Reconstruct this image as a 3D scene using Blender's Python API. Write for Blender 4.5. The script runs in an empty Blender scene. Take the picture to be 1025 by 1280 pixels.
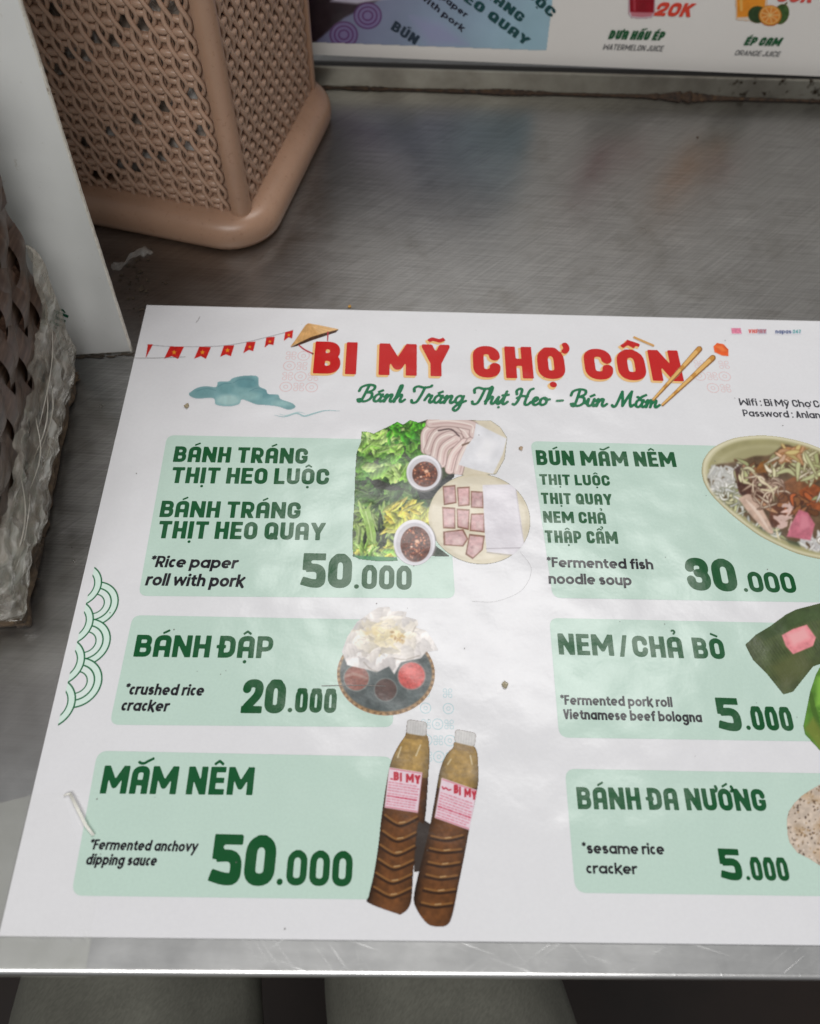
import bpy, bmesh, math, random, unicodedata
import numpy as np
from mathutils import Matrix, Vector

# ------------------------------------------------------------------ camera
scn = bpy.context.scene
CAM = np.array([0.13383432, -0.00968639, 0.3126])
RT = np.array([0.99965926, 0.00563519, 0.02548741])
UP = np.array([-0.01769846, 0.86403018, 0.50312882])
FW = np.array([0.01918666, 0.50340847, -0.86383551])
FPX, CX, CY = 985.0, 512.5, 640.0            # focal length in pixels of the 1025 x 1280 photograph
cd = bpy.data.cameras.new('camera'); cam = bpy.data.objects.new('camera', cd)
scn.collection.objects.link(cam); scn.camera = cam
cd.sensor_fit = 'VERTICAL'; cd.sensor_height = 32; cd.sensor_width = 25.625
cd.lens = 32 * FPX / 1280
cd.clip_start = 0.01; cd.clip_end = 50
cam.matrix_world = Matrix([[RT[i], UP[i], -FW[i], CAM[i]] for i in range(3)] + [[0, 0, 0, 1]])
cd.dof.use_dof = True; cd.dof.focus_distance = 0.355; cd.dof.aperture_fstop = 7.2

# ------------------------------------------------------------------ light and exposure
w = bpy.data.worlds.new('World'); scn.world = w; w.use_nodes = True
bg = w.node_tree.nodes['Background']; bg.inputs[0].default_value = (0.97, 0.98, 1.0, 1); bg.inputs[1].default_value = 0.19

def lamp(name, loc, target, sx, sy, power, col):
    ld = bpy.data.lights.new(name, 'AREA'); ld.shape = 'RECTANGLE'; ld.size = sx; ld.size_y = sy
    ld.energy = power; ld.color = col
    o = bpy.data.objects.new(name, ld); scn.collection.objects.link(o)
    o.location = loc
    o.rotation_euler = (Vector(target) - Vector(loc)).to_track_quat('-Z', 'Y').to_euler()
    return o
lamp('ceiling_lamp', (0.42, 0.98, 2.0), (0.2, 0.2, 0), 1.15, 0.48, 16, (1.0, 0.985, 0.97))
lamp('ceiling_lamp', (-0.10, -1.08, 1.75), (0.15, 0.28, 0), 1.5, 0.7, 23.5, (1.0, 0.99, 0.975))
vs = scn.view_settings
vs.view_transform = 'Standard'; vs.look = 'None'; vs.exposure = 0.0; vs.gamma = 1.0; vs.use_curve_mapping = False
scn.render.engine = 'CYCLES'

# ------------------------------------------------------------------ helpers
COL = scn.collection
def lin(c):
    c = np.asarray(c, float) / 255.0
    return np.where(c <= 0.04045, c / 12.92, ((c + 0.055) / 1.055) ** 2.4)
PRINT_GAIN = 1.10
def ink(c):                                   # photographed colour of a print -> its base colour
    return np.clip(lin(c) * PRINT_GAIN, 0, 0.9)
def ray(px, py):
    return FW * FPX + RT * (px - CX) - UP * (py - CY)
def hit(px, py, n, p0):
    d = ray(px, py); n = np.asarray(n, float)
    return CAM + d * (np.dot(np.asarray(p0) - CAM, n) / np.dot(d, n))
def at(px, py, z=0.0):
    return hit(px, py, (0, 0, 1), (0, 0, z))

def thing(name, label, cat, loc=(0, 0, 0), group=None):
    o = bpy.data.objects.new(name, None); COL.objects.link(o); o.location = loc
    o.empty_display_size = 0.02
    o['label'] = label; o['category'] = cat
    if group: o['group'] = group
    return o
def tag(o, label, cat, group=None):
    o['label'] = label; o['category'] = cat
    if group: o['group'] = group
    return o
def origin(o):
    v = Vector((0, 0, 0))
    while o is not None: v = v + o.location; o = o.parent
    return np.array(v)
def mesh(name, V, F, mat, parent=None, smooth=False, colors=None, loc=None):
    """World-space vertices become one mesh object under parent."""
    V = np.asarray(V, float).reshape(-1, 3)
    off = origin(parent) if parent is not None else np.zeros(3)
    base = np.zeros(3)
    if loc is not None: base = np.asarray(loc, float) - off
    m = bpy.data.meshes.new(name)
    m.from_pydata((V - off - base).tolist(), [], F if isinstance(F, list) else F.tolist())
    if colors is not None:
        a = m.color_attributes.new('print', 'FLOAT_COLOR', 'POINT')
        c = np.ones((len(V), 4), np.float32); c[:, :3] = colors
        a.data.foreach_set('color', c.ravel())
    m.materials.append(mat)
    if smooth: m.polygons.foreach_set('use_smooth', [True] * len(m.polygons))
    m.update()
    o = bpy.data.objects.new(name, m); COL.objects.link(o)
    o.location = base
    if parent is not None: o.parent = parent
    return o

class MB:
    def __init__(s): s.V = []; s.F = []
    def add(s, V, F):
        k = len(s.V); s.V += [tuple(map(float, v)) for v in V]; s.F += [tuple(i + k for i in f) for f in F]
    def tube(s, P, r, n=8, cap=True):
        P = np.asarray(P, float); N = len(P)
        R = np.full(N, r) if np.isscalar(r) else np.asarray(r)
        T = np.gradient(P, axis=0); T /= np.linalg.norm(T, axis=1)[:, None] + 1e-12
        a = np.array([0, 0, 1.0]) if abs(T[0][2]) < .9 else np.array([1.0, 0, 0])
        V = []
        for i in range(N):
            b = a - T[i] * np.dot(a, T[i]); b /= np.linalg.norm(b) + 1e-12; a = b
            c = np.cross(T[i], b)
            for k in range(n):
                t = 2 * math.pi * k / n; V.append(P[i] + R[i] * (math.cos(t) * b + math.sin(t) * c))
        F = [(i * n + k, i * n + (k + 1) % n, (i + 1) * n + (k + 1) % n, (i + 1) * n + k) for i in range(N - 1) for k in range(n)]
        if cap: F += [tuple(range(n - 1, -1, -1)), tuple((N - 1) * n + k for k in range(n))]
        s.add(V, F)
    def loft(s, rings, cap0=True, cap1=True, closed=True):
        n = len(rings[0]); V = [p for r in rings for p in r]
        F = []
        for i in range(len(rings) - 1):
            for k in range(n if closed else n - 1):
                F.append((i * n + k, i * n + (k + 1) % n, (i + 1) * n + (k + 1) % n, (i + 1) * n + k))
        if cap0: F.append(tuple(range(n - 1, -1, -1)))
        if cap1: F.append(tuple((len(rings) - 1) * n + k for k in range(n)))
        s.add(V, F)
    def box(s, x0, x1, y0, y1, z0, z1, fr=None):
        V = [(x, y, z) for z in (z0, z1) for x, y in ((x0, y0), (x1, y0), (x1, y1), (x0, y1))]
        if fr: V = [fr(*v) for v in V]
        s.add(V, [(3, 2, 1, 0), (4, 5, 6, 7), (0, 1, 5, 4), (1, 2, 6, 5), (2, 3, 7, 6), (3, 0, 4, 7)])
    def build(s, name, mat, parent=None, smooth=False, loc=None):
        return mesh(name, s.V, s.F, mat, parent, smooth, loc=loc)

def rrect(x0, x1, y0, y1, r, n=6):
    P = []
    for cx, cy, a in ((x1 - r, y0 + r, -90), (x1 - r, y1 - r, 0), (x0 + r, y1 - r, 90), (x0 + r, y0 + r, 180)):
        for k in range(n + 1):
            t = math.radians(a + 90 * k / n); P.append((cx + r * math.cos(t), cy + r * math.sin(t)))
    return P

# ------------------------------------------------------------------ materials
def mat_new(name):
    m = bpy.data.materials.new(name); m.use_nodes = True
    nt = m.node_tree; b = nt.nodes['Principled BSDF']; return m, nt, b
def nd(nt, t, **k):
    n = nt.nodes.new(t)
    for a, v in k.items():
        if a in n.inputs.keys(): n.inputs[a].default_value = v
        else: setattr(n, a, v)
    return n
def noise(nt, scale, detail=4, rough=.55, vec=None, dist=0.0):
    n = nd(nt, 'ShaderNodeTexNoise', Scale=scale, Detail=detail, Roughness=rough, Distortion=dist)
    if vec: nt.links.new(vec, n.inputs['Vector'])
    return n
def ramp(nt, fac, stops):
    r = nt.nodes.new('ShaderNodeValToRGB'); e = r.color_ramp.elements
    e[0].position, e[0].color = stops[0][0], (*stops[0][1], 1); e[1].position, e[1].color = stops[-1][0], (*stops[-1][1], 1)
    for p, c in stops[1:-1]:
        x = e.new(p); x.color = (*c, 1)
    nt.links.new(fac, r.inputs[0]); return r
def coords(nt, scale=(1, 1, 1), rot=(0, 0, 0), kind='Object'):
    # world-size coordinates: geometry position so joined parts share one pattern
    g = nt.nodes.new('ShaderNodeNewGeometry'); m = nt.nodes.new('ShaderNodeMapping')
    m.inputs['Scale'].default_value = scale; m.inputs['Rotation'].default_value = rot
    if any(rot):                                # turn first, stretch afterwards
        m0 = nt.nodes.new('ShaderNodeMapping'); m0.inputs['Rotation'].default_value = rot; m.inputs['Rotation'].default_value = (0, 0, 0)
        nt.links.new(g.outputs['Position'], m0.inputs['Vector']); nt.links.new(m0.outputs[0], m.inputs['Vector'])
    else: nt.links.new(g.outputs['Position'], m.inputs['Vector'])
    return m.outputs[0]
def grey(v): return (v, v, v)
def mixc(nt, fac, a, b, mode='MIX'):
    m = nt.nodes.new('ShaderNodeMix'); m.data_type = 'RGBA'; m.blend_type = mode
    for s, v in ((m.inputs[0], fac), (m.inputs[6], a), (m.inputs[7], b)):
        if hasattr(v, 'is_output'): nt.links.new(v, s)
        elif isinstance(v, (int, float)): s.default_value = v
        else: s.default_value = (*v, 1)
    return m.outputs[2]
def math2(nt, op, a, b):
    m = nt.nodes.new('ShaderNodeMath'); m.operation = op
    for s, v in zip(m.inputs, (a, b)):
        if hasattr(v, 'is_output'): nt.links.new(v, s)
        else: s.default_value = v
    return m.outputs[0]

def film_bump(nt, b, strength=1.0):
    """The laminate over the printed card: soft waviness and fine crinkles."""
    p = coords(nt)
    n1 = noise(nt, 22, 2, .5, p); n2 = noise(nt, 330, 3, .6, p); n3 = noise(nt, 95, 3, .6, p)
    s = math2(nt, 'ADD', math2(nt, 'MULTIPLY', n1.outputs[0], .0030),
              math2(nt, 'ADD', math2(nt, 'MULTIPLY', n2.outputs[0], .000022), math2(nt, 'MULTIPLY', n3.outputs[0], .00017)))
    bp = nd(nt, 'ShaderNodeBump', Strength=strength, Distance=1.0)
    nt.links.new(s, bp.inputs['Height']); nt.links.new(bp.outputs[0], b.inputs['Normal'])
    r = noise(nt, 60, 4, .6, p)
    mr = nd(nt, 'ShaderNodeMapRange'); mr.inputs['To Min'].default_value = .17; mr.inputs['To Max'].default_value = .31
    nt.links.new(r.outputs[0], mr.inputs[0]); nt.links.new(mr.outputs[0], b.inputs['Roughness'])
    b.inputs['Specular IOR Level'].default_value = 0.42
_pm = {}
def print_mat(rgb, name='print_ink', dust=True):
    key = (name, tuple(rgb))
    if key in _pm: return _pm[key]
    m, nt, b = mat_new(name); c = tuple(ink(rgb))
    p = coords(nt)
    n = noise(nt, 900, 2, .6, p)
    r = ramp(nt, n.outputs[0], [(.3, tuple(x * .975 for x in c)), (.7, tuple(min(1, x * 1.02 + .001) for x in c))])
    nt.links.new(r.outputs[0], b.inputs['Base Color']); film_bump(nt, b)
    _pm[key] = m; return m
def photo_mat():
    m, nt, b = mat_new('printed_picture')
    a = nd(nt, 'ShaderNodeVertexColor', layer_name='print')
    nt.links.new(a.outputs[0], b.inputs['Base Color']); film_bump(nt, b); return m

# ------------------------------------------------------------------ printed lettering: stroke glyphs turned into clean flat meshes
def seg(p, a, b, r, cut=(False, False)):
    """Signed distance of a thick stroke; cut ends are square, the others round."""
    X, Y = p; ax, ay = a; bx, by = b
    L = math.hypot(bx - ax, by - ay) + 1e-9; ux, uy = (bx - ax) / L, (by - ay) / L
    t = (X - ax) * ux + (Y - ay) * uy; s = -(X - ax) * uy + (Y - ay) * ux
    d = np.hypot(t - np.clip(t, 0, L), s) - r
    if cut[0]: d = np.maximum(d, -t)
    if cut[1]: d = np.maximum(d, t - L)
    return d
def path(p, P, r, butt=True):
    P = [P[0]] + [b for a, b in zip(P[:-1], P[1:]) if math.hypot(b[0] - a[0], b[1] - a[1]) > 1e-5]
    d = np.full(p[0].shape, 1e9); n = len(P) - 1
    for i in range(n):
        d = np.minimum(d, seg(p, P[i], P[i + 1], r, (butt and i == 0, butt and i == n - 1)))
    return d
def arc(cx, cy, rx, ry, a0, a1, n=12):
    return [(cx + rx * math.cos(math.radians(a0 + (a1 - a0) * k / n)), cy + ry * math.sin(math.radians(a0 + (a1 - a0) * k / n))) for k in range(n + 1)]
def corner(P, r, n=5):
    """Polyline with its inner corners rounded; r is one radius or a list of them."""
    out = [P[0]]; m = len(P)
    for i in range(1, m - 1):
        ri = r[i - 1] if isinstance(r, (list, tuple)) else r
        a, b, c = map(np.array, (P[i - 1], P[i], P[i + 1]))
        u = (a - b) / np.linalg.norm(a - b); v = (c - b) / np.linalg.norm(c - b)
        k = min(ri, np.linalg.norm(a - b) * .5 if i > 1 else 9, np.linalg.norm(c - b) * .5 if i < m - 2 else 9)
        for j in range(n + 1):
            t = j / n; q = (1 - t) ** 2 * (b + u * k) + 2 * t * (1 - t) * b + t * t * (b + v * k); out.append(tuple(q))
    out.append(P[-1]); return out
U_ = np.minimum
def union(*a):
    d = a[0]
    for x in a[1:]: d = np.minimum(d, x)
    return d

BW = {'I': 0, 'M': .88, 'W': .95, 'N': .66, 'T': .58, 'L': .5, 'E': .52, 'F': .5, 'Y': .66, '/': .34, '-': .4, '.': 0, 'J': .48, 'Q': .62, ' ': .3, '1': .4}
def block_width(c, w, style):
    if c in 'I.': return w
    k = BW.get(c, .60)
    if style == 'price': k = .58
    if c == ' ': return .30
    return k
def block(p, c, w, style, W=None):
    """Upper case and digits in a heavy squared face, cap height 1."""
    X, Y = p; W = W or block_width(c, w, style); h = w / 2; l, r, t, b = h, W - h, 1 - h, h; m = W / 2
    clip = np.maximum(np.maximum(-Y, Y - 1), np.maximum(-X, X - W))
    S = lambda x0, y0, x1, y1, ww=None: seg(p, (x0, y0), (x1, y1), (ww or w) / 2, (True, True))
    P = lambda pts, ww=None: path(p, pts, (ww or w) / 2)
    D = lambda x0, y0, x1, y1, ww=None: np.maximum(seg(p, (x0, y0), (x1, y1), (ww or w) / 2, (False, False)), clip)
    R = .24 if style != 'title' else .26
    hb = w * .86                              # horizontals a little lighter
    if c == 'I': return S(h, 0, h, 1)
    if c == '.': return seg(p, (h, h * .9), (h, h * .9 + 1e-4), h * .9)
    if c == '-': return S(0, .45, W, .45, w * .9)
    if c == '/': return D(h * .6, -.12, W - h * .6, 1.12, w * .8)
    if c == 'H': return union(S(l, 0, l, 1), S(r, 0, r, 1), S(l, .5, r, .5, hb))
    if c == 'T': return union(S(0, 1 - hb / 2, W, 1 - hb / 2, hb), S(m, 0, m, 1 - h))
    if c == 'L': return union(S(l, 0, l, 1), S(0, hb / 2, W, hb / 2, hb))
    if c in 'EF':
        d = union(S(l, 0, l, 1), S(0, 1 - hb / 2, W, 1 - hb / 2, hb), S(0, .51, W * .94, .51, hb * .95))
        return union(d, S(0, hb / 2, W, hb / 2, hb)) if c == 'E' else d
    if c == 'N': return union(S(l, 0, l, 1), S(r, 0, r, 1), D(l, 1 - h * .3, r, h * .3))
    if c == 'M': return union(S(l, 0, l, 1), S(r, 0, r, 1), D(l, 1 - h * .3, m, .30, w * .95), D(r, 1 - h * .3, m, .30, w * .95))
    if c == 'W': return union(S(l, 0, l, 1), S(r, 0, r, 1), D(l, h * .3, m, .70), D(r, h * .3, m, .70))
    if c == 'A':
        if style == 'head': d = P(corner([(l, 0), (l, t), (r, t), (r, 0)], [R * 1.3, R * .7]))
        elif style in ('title', 'slab'): d = P(corner([(l, 0), (l, t), (r, t), (r, 0)], R))
        else: return union(D(l * .7, -.1, m, 1 - h * .2), D(W - l * .7, -.1, m, 1 - h * .2), S(l, .27, r, .27, hb))
        return union(d, S(l, .40, r, .40, hb))
    if c == 'Y': return union(D(l * .75, 1.02, m, .42), D(W - l * .75, 1.02, m, .42), S(m, 0, m, .5))
    if c == 'V': return union(D(l * .7, 1.05, m, h * .4), D(W - l * .7, 1.05, m, h * .4))
    if c == 'U': return P(corner([(l, 1), (l, b), (r, b), (r, 1)], R))
    if c == 'J': return P(corner([(0, .28), (h * .9, b), (r, b), (r, 1)], R * .8))
    if c in 'O0':
        q = [(m, t), (l, t), (l, b), (r, b), (r, t), (m, t)]; return path(p, corner(q, R * 1.05), h, False)
    if c == 'Q':
        q = [(m, t), (l, t), (l, b), (r, b), (r, t), (m, t)]; return U_(path(p, corner(q, R), h, False), D(m + .02, .3, W - h * .4, h * .2, w * .8))
    if c == 'C': return P(corner([(r, .66), (r, t), (l, t), (l, b), (r, b), (r, .34)], R))
    if c == 'G': return U_(P(corner([(r, .75), (r, t), (l, t), (l, b), (r, b), (r, .40)], R)), S(m + .01, .43, W, .43, hb * .8))
    if c in 'DĐ':
        d = U_(P(corner([(l, b), (r, b), (r, t), (l, t)], R * 1.15)), S(l, 0, l, 1))
        return U_(d, S(-.10, .5, m * .85, .5, hb * .75)) if c == 'Đ' else d
    if c == 'B':
        ww = w * .92; k = ww / 2
        return union(S(l, 0, l, 1), P(corner([(l, k), (W - k, k), (W - k, .515), (l, .515)], R * .8), ww), P(corner([(l, 1 - k), (W - k - .025, 1 - k), (W - k - .025, .515), (l, .515)], R * .8), ww))
    if c in 'PR':
        k = hb / 2; d = union(S(l, 0, l, 1), P(corner([(l, 1 - k), (r, 1 - k), (r, .40), (l, .40)], R), hb))
        return U_(d, D(m - .02, .45, r + .01, -.05)) if c == 'R' else d
    if c == 'K': return union(S(l, 0, l, 1), D(l + .03, .42, r + .02, 1.04), D(m - .06, .58, r + .05, -.05))
    if c == 'S': return P(corner([(r, .70), (r, t), (l, t), (l, .5), (r, .5), (r, b), (l, b), (l, .30)], R))
    if c == '5':
        return union(S(.02, 1 - hb / 2, W - .02, 1 - hb / 2, hb), S(l * .95, .5, l * .95, 1, w * .9), P(corner([(l * .8, .565), (r, .59), (r, b), (m * .9, b), (0, .20)], [R * 1.1, R * 1.1, .1])))
    if c == '3':
        return U_(P(corner([(l, .72), (l, t), (r - .02, t), (r - .02, .53), (m - .05, .53)], R)), P(corner([(m - .05, .53), (r, .53), (r, b), (l, b), (l, .28)], R)))
    if c == '2':
        return U_(P(corner([(l, .68), (l, t), (r, t), (r, .56), (l * 1.1, .15)], [R, R, R * .9])), S(.0, hb / 2, W, hb / 2, hb))
    if c == '4': return union(S(r - .08, 0, r - .08, 1), D(r - .08, 1, l * .6, .3), S(0, .28, W, .28, hb))
    if c == '7': return U_(S(0, 1 - hb / 2, W, 1 - hb / 2, hb), D(r, 1, m * .7, -.05))
    return np.full(X.shape, 1.0)

XH = .75
def lower_width(c, w):
    if c in 'il:.': return w
    return {'m': .98, 'w': .90, 'r': .40, 't': .42, 'f': .42, 's': .50, 'k': .56, 'c': .50, 'v': .60, 'y': .60, 'n': .58, 'h': .58, 'u': .58,
            ' ': .22, '*': .32, ':': w}.get(c, .66)
def lower(p, c, w, W=None):
    """Lower case of a geometric sans, cap height 1."""
    W = W or lower_width(c, w); h = w / 2; r0 = (XH - w) / 2; cx, cy = W / 2, XH / 2; rx = W / 2 - h
    S = lambda x0, y0, x1, y1, ww=None: seg(p, (x0, y0), (x1, y1), (ww or w) / 2, (True, True))
    A = lambda a0, a1, x=cx, y=cy, ax=rx, ay=r0: path(p, arc(x, y, ax, ay, a0, a1, 14), h)
    ring = lambda: path(p, arc(cx, cy, rx, r0, 0, 360, 20), h, False)
    if c == 'o': return ring()
    if c == 'a': return U_(ring(), S(W - h, 0, W - h, XH))
    if c == 'd': return U_(ring(), S(W - h, 0, W - h, 1.04))
    if c == 'b': return U_(ring(), S(h, 0, h, 1.04))
    if c == 'p': return U_(ring(), S(h, -.28, h, XH))
    if c == 'q': return U_(ring(), S(W - h, -.28, W - h, XH))
    if c == 'g': return union(ring(), S(W - h, 0, W - h, XH), path(p, arc(cx, 0, rx, .24, 0, -160, 10), h))
    if c == 'c': return A(48, 312)
    if c == 'e': return U_(A(0, 312), S(h, cy - .01, W - h * .4, cy - .01, w * .8))
    if c == 'l': return S(h, 0, h, 1.04)
    if c == 'i': return U_(S(h, 0, h, XH), seg(p, (h, .92), (h, .921), h * 1.15))
    if c in ':.':
        d = seg(p, (h, h), (h, h + .001), h * 1.1)
        return U_(d, seg(p, (h, XH - h), (h, XH - h + .001), h * 1.1)) if c == ':' else d
    if c in 'nh': return U_(S(h, 0, h, XH if c == 'n' else 1.04), path(p, [*arc(cx, XH - rx - h, rx, rx, 170, 0, 10), (W - h, 0)], h))
    if c == 'm':
        q = (W - w) / 4; d = S(h, 0, h, XH)
        for k in (0, 1): d = U_(d, path(p, [*arc(h + q + 2 * q * k, XH - q - h, q, q, 170, 0, 10), (h + 2 * q * (k + 1), 0)], h))
        return d
    if c == 'u': return U_(S(W - h, 0, W - h, XH), path(p, [(h, XH), *arc(cx, rx + h, rx, rx, 180, 350, 10)], h))
    if c == 'r': return U_(S(h, 0, h, XH), path(p, arc(W - .06, XH - .26 - h + .02, W - .06 - h, .26, 175, 80, 8), h))
    if c == 't': return U_(path(p, [(h + .1, .92), *arc(h + .1 + .17, .17 + h, .17, .17, 180, 285, 8)], h), S(0, XH - h, W, XH - h, w * .85))
    if c == 'f': return U_(path(p, [(h + .1, 0), *arc(h + .1 + .17, 1.04 - .17 - h, .17, .17, 180, 80, 8)], h), S(0, XH - h, W, XH - h, w * .85))
    if c == 's': return path(p, [*arc(cx, XH - h - .145, rx * .95, .145, 35, 270, 10)[:-1], *arc(cx, h + .145, rx, .145, 90, -150, 10)], h)
    if c == 'k': return union(S(h, 0, h, 1.04), seg(p, (h, .28), (W - h * .7, XH), h), seg(p, (.24, .42), (W - h * .6, 0), h))
    if c in 'vyw':
        if c == 'w':
            q = W / 4; return union(*[seg(p, a, b, h * .92) for a, b in (((h * .8, XH - h * .5), (q, h)), ((q, h), (2 * q, XH - h * .6)), ((2 * q, XH - h * .6), (3 * q, h)), ((3 * q, h), (W - h * .8, XH - h * .5)))])
        d = U_(seg(p, (h * .8, XH - h * .4), (cx, h), h), seg(p, (W - h * .8, XH - h * .4), (cx, h), h))
        return U_(d, seg(p, (cx, h), (cx - .16, -.26), h)) if c == 'y' else d
    if c == '*':
        d = np.full(p[0].shape, 1e9)
        for k in range(3):
            a = math.radians(90 + 60 * k); d = U_(d, seg(p, (W / 2 - .15 * math.cos(a), .84 - .15 * math.sin(a)), (W / 2 + .15 * math.cos(a), .84 + .15 * math.sin(a)), .06))
        return d
    return np.full(p[0].shape, 1.0)

def accents(p, marks, x0, W, top, w, kind):
    """Vietnamese tone and vowel marks over (or under) a letter of width W starting at x0."""
    d = np.full(p[0].shape, 1e9); cx = x0 + W / 2; y = top + .08; k = w * (.21 if kind == 'block' else .34)
    q = 1.0 if kind == 'block' else .8
    vow = [m for m in marks if m in '\u0302\u0306']; tone = [m for m in marks if m in '\u0301\u0300\u0309\u0303']
    for m in marks:
        if m == '\u0302': d = U_(d, path(p, [(cx - .17 * q, y), (cx, y + .13), (cx + .17 * q, y)], k))
        if m == '\u0306': d = U_(d, path(p, arc(cx, y + .13, .16 * q, .12, 200, 340, 8), k))
        if m == '\u0323': d = U_(d, seg(p, (cx, -.17), (cx, -.169), w * .33))
        if m == '\u031B': d = U_(d, path(p, arc(x0 + W - .01, top + .0, .10, .13, -80, 60, 8), w * .30))
    tx = cx + (.20 if vow else .02) * q; ty = y + (.06 if vow else 0)
    for m in tone:
        if m == '\u0301': d = U_(d, seg(p, (tx - .08, ty), (tx + .20 * q, ty + .15), k, (True, True)))
        if m == '\u0300': d = U_(d, seg(p, (tx + .10, ty), (tx - .22 * q, ty + .14), k, (True, True)))
        if m == '\u0309': d = U_(d, path(p, [*arc(tx, ty + .16, .07, .07, 170, -60, 8), (tx - .01, ty + .03)], k * .9))
        if m == '\u0303': d = U_(d, path(p, [(tx - .2, ty + .03), (tx - .1, ty + .10), (tx + .08, ty + .04), (tx + .2, ty + .11)], k))
    return d

SCRIPT_CAP = {
 'B': ([[(.30, .98), (.16, .10), (.05, .0), (-.02, .12)], [(-.08, .62), (-.02, .86), (.26, 1.0), (.54, .94), (.56, .72), (.34, .56), (.24, .55)], [(.26, .55), (.52, .50), (.54, .20), (.34, .02), (.14, .04), (.06, .14)]], .62),
 'T': ([[(.02, .66), (-.02, .86), (.14, .97), (.42, .90), (.70, .97), (.74, 1.04)], [(.46, .92), (.36, .40), (.24, .04), (.06, .0), (.0, .14)]], .56),
 'H': ([[(.06, .62), (.02, .84), (.16, .96), (.26, .84), (.18, .30), (.06, .02), (-.04, .04)], [(.76, .98), (.62, .86), (.52, .40), (.50, .06), (.64, .02), (.76, .18)], [(.10, .40), (.30, .52), (.56, .50)]], .76),
 'M': ([[(-.06, .10), (.02, .0), (.14, .14), (.34, .92)], [(.34, .92), (.40, .40), (.42, .06)], [(.42, .06), (.62, .60), (.78, .94)], [(.78, .94), (.74, .40), (.80, .04), (.94, .16)]], .94),
 '-': ([[(.05, .28), (.30, .31)]], .36),
}
SCRIPT_LOW = {
 'a': ([[(.34, .38), (.22, .46), (.08, .34), (.06, .10), (.18, .02), (.30, .16), (.38, .44)], [(.38, .44), (.32, .12), (.40, .02), (.54, .16)]], .50),
 'n': ([[(.0, .30), (.08, .44), (.10, .30), (.04, .02)], [(.07, .18), (.22, .43), (.32, .40), (.28, .12), (.36, .02), (.50, .16)]], .46),
 'h': ([[(.0, .16), (.16, .60), (.20, .96), (.12, .98), (.08, .60), (.03, .02)], [(.06, .18), (.20, .43), (.30, .40), (.27, .12), (.35, .02), (.48, .16)]], .45),
 'r': ([[(.0, .16), (.12, .50), (.16, .42), (.28, .42), (.22, .12), (.30, .02), (.42, .16)]], .38),
 'g': ([[(.34, .38), (.22, .46), (.08, .34), (.06, .12), (.18, .04), (.30, .16), (.38, .44)], [(.38, .44), (.30, -.20), (.16, -.42), (.04, -.30), (.20, -.06), (.52, .16)]], .48),
 'i': ([[(.0, .16), (.12, .44), (.09, .12), (.16, .02), (.28, .16)]], .24),
 't': ([[(.0, .16), (.14, .50), (.20, .78)], [(.20, .78), (.11, .14), (.19, .02), (.32, .16)], [(.04, .54), (.30, .58)]], .28),
 'e': ([[(.0, .14), (.20, .26), (.26, .40), (.16, .46), (.06, .30), (.10, .06), (.22, .02), (.38, .16)]], .34),
 'o': ([[(.22, .45), (.08, .36), (.06, .10), (.18, .02), (.32, .14), (.32, .38), (.20, .45), (.30, .34), (.46, .36)]], .42),
 'u': ([[(.0, .16), (.10, .44), (.08, .12), (.16, .02), (.28, .12), (.36, .44)], [(.36, .44), (.31, .12), (.38, .02), (.50, .16)]], .46),
 'm': ([[(.0, .30), (.08, .44), (.10, .30), (.04, .02)], [(.07, .18), (.20, .43), (.28, .38), (.22, .02)], [(.25, .18), (.38, .43), (.47, .38), (.43, .10), (.50, .02), (.64, .16)]], .60),
}
def spline(P, n=7):
    P = np.asarray(P, float)
    if len(P) == 2: return [tuple(a) for a in P]
    Q = np.vstack([2 * P[0] - P[1], P, 2 * P[-1] - P[-2]]); out = []
    for i in range(1, len(Q) - 2):
        for k in range(n):
            t = k / n; a, b, c, d = Q[i - 1:i + 3]
            out.append(tuple(.5 * ((2 * b) + (c - a) * t + (2 * a - 5 * b + 4 * c - d) * t * t + (3 * b - a - 3 * c + d) * t ** 3)))
    out.append(tuple(P[-1])); return out

def contour_fill(d, xs, ys):
    """Marching squares fill of d < 0 with runs of full cells merged."""
    ins = d < 0; ny, nx = d.shape; V = []; F = []; ids = {}
    def corner_v(i, j):
        k = (i, j)
        if k not in ids: ids[k] = len(V); V.append((xs[i], ys[j]))
        return ids[k]
    def edge_v(i0, j0, i1, j1):
        k = (i0, j0, i1, j1) if (i0, j0) < (i1, j1) else (i1, j1, i0, j0)
        if k not in ids:
            a, b = d[j0, i0], d[j1, i1]; t = a / (a - b)
            ids[k] = len(V); V.append((xs[i0] + (xs[i1] - xs[i0]) * t, ys[j0] + (ys[j1] - ys[j0]) * t))
        return ids[k]
    cnt = ins[:-1, :-1].astype(int) + ins[:-1, 1:] + ins[1:, :-1] + ins[1:, 1:]
    for j in range(ny - 1):
        row = cnt[j]; full = np.flatnonzero(row == 4)
        if len(full):
            brk = np.flatnonzero(np.diff(full) > 1); st = np.r_[full[0], full[brk + 1]]; en = np.r_[full[brk], full[-1]]
            for a, b in zip(st, en): F.append((corner_v(a, j), corner_v(b + 1, j), corner_v(b + 1, j + 1), corner_v(a, j + 1)))
        for i in np.flatnonzero((row > 0) & (row < 4)):
            cs = [(i, j), (i + 1, j), (i + 1, j + 1), (i, j + 1)]; poly = []
            for k in range(4):
                a, b = cs[k], cs[(k + 1) % 4]; ia, ib = ins[a[1], a[0]], ins[b[1], b[0]]
                if ia: poly.append(corner_v(*a))
                if ia != ib: poly.append(edge_v(*a, *b))
            if len(poly) >= 3: F.append(tuple(poly))
    return V, F

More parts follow.
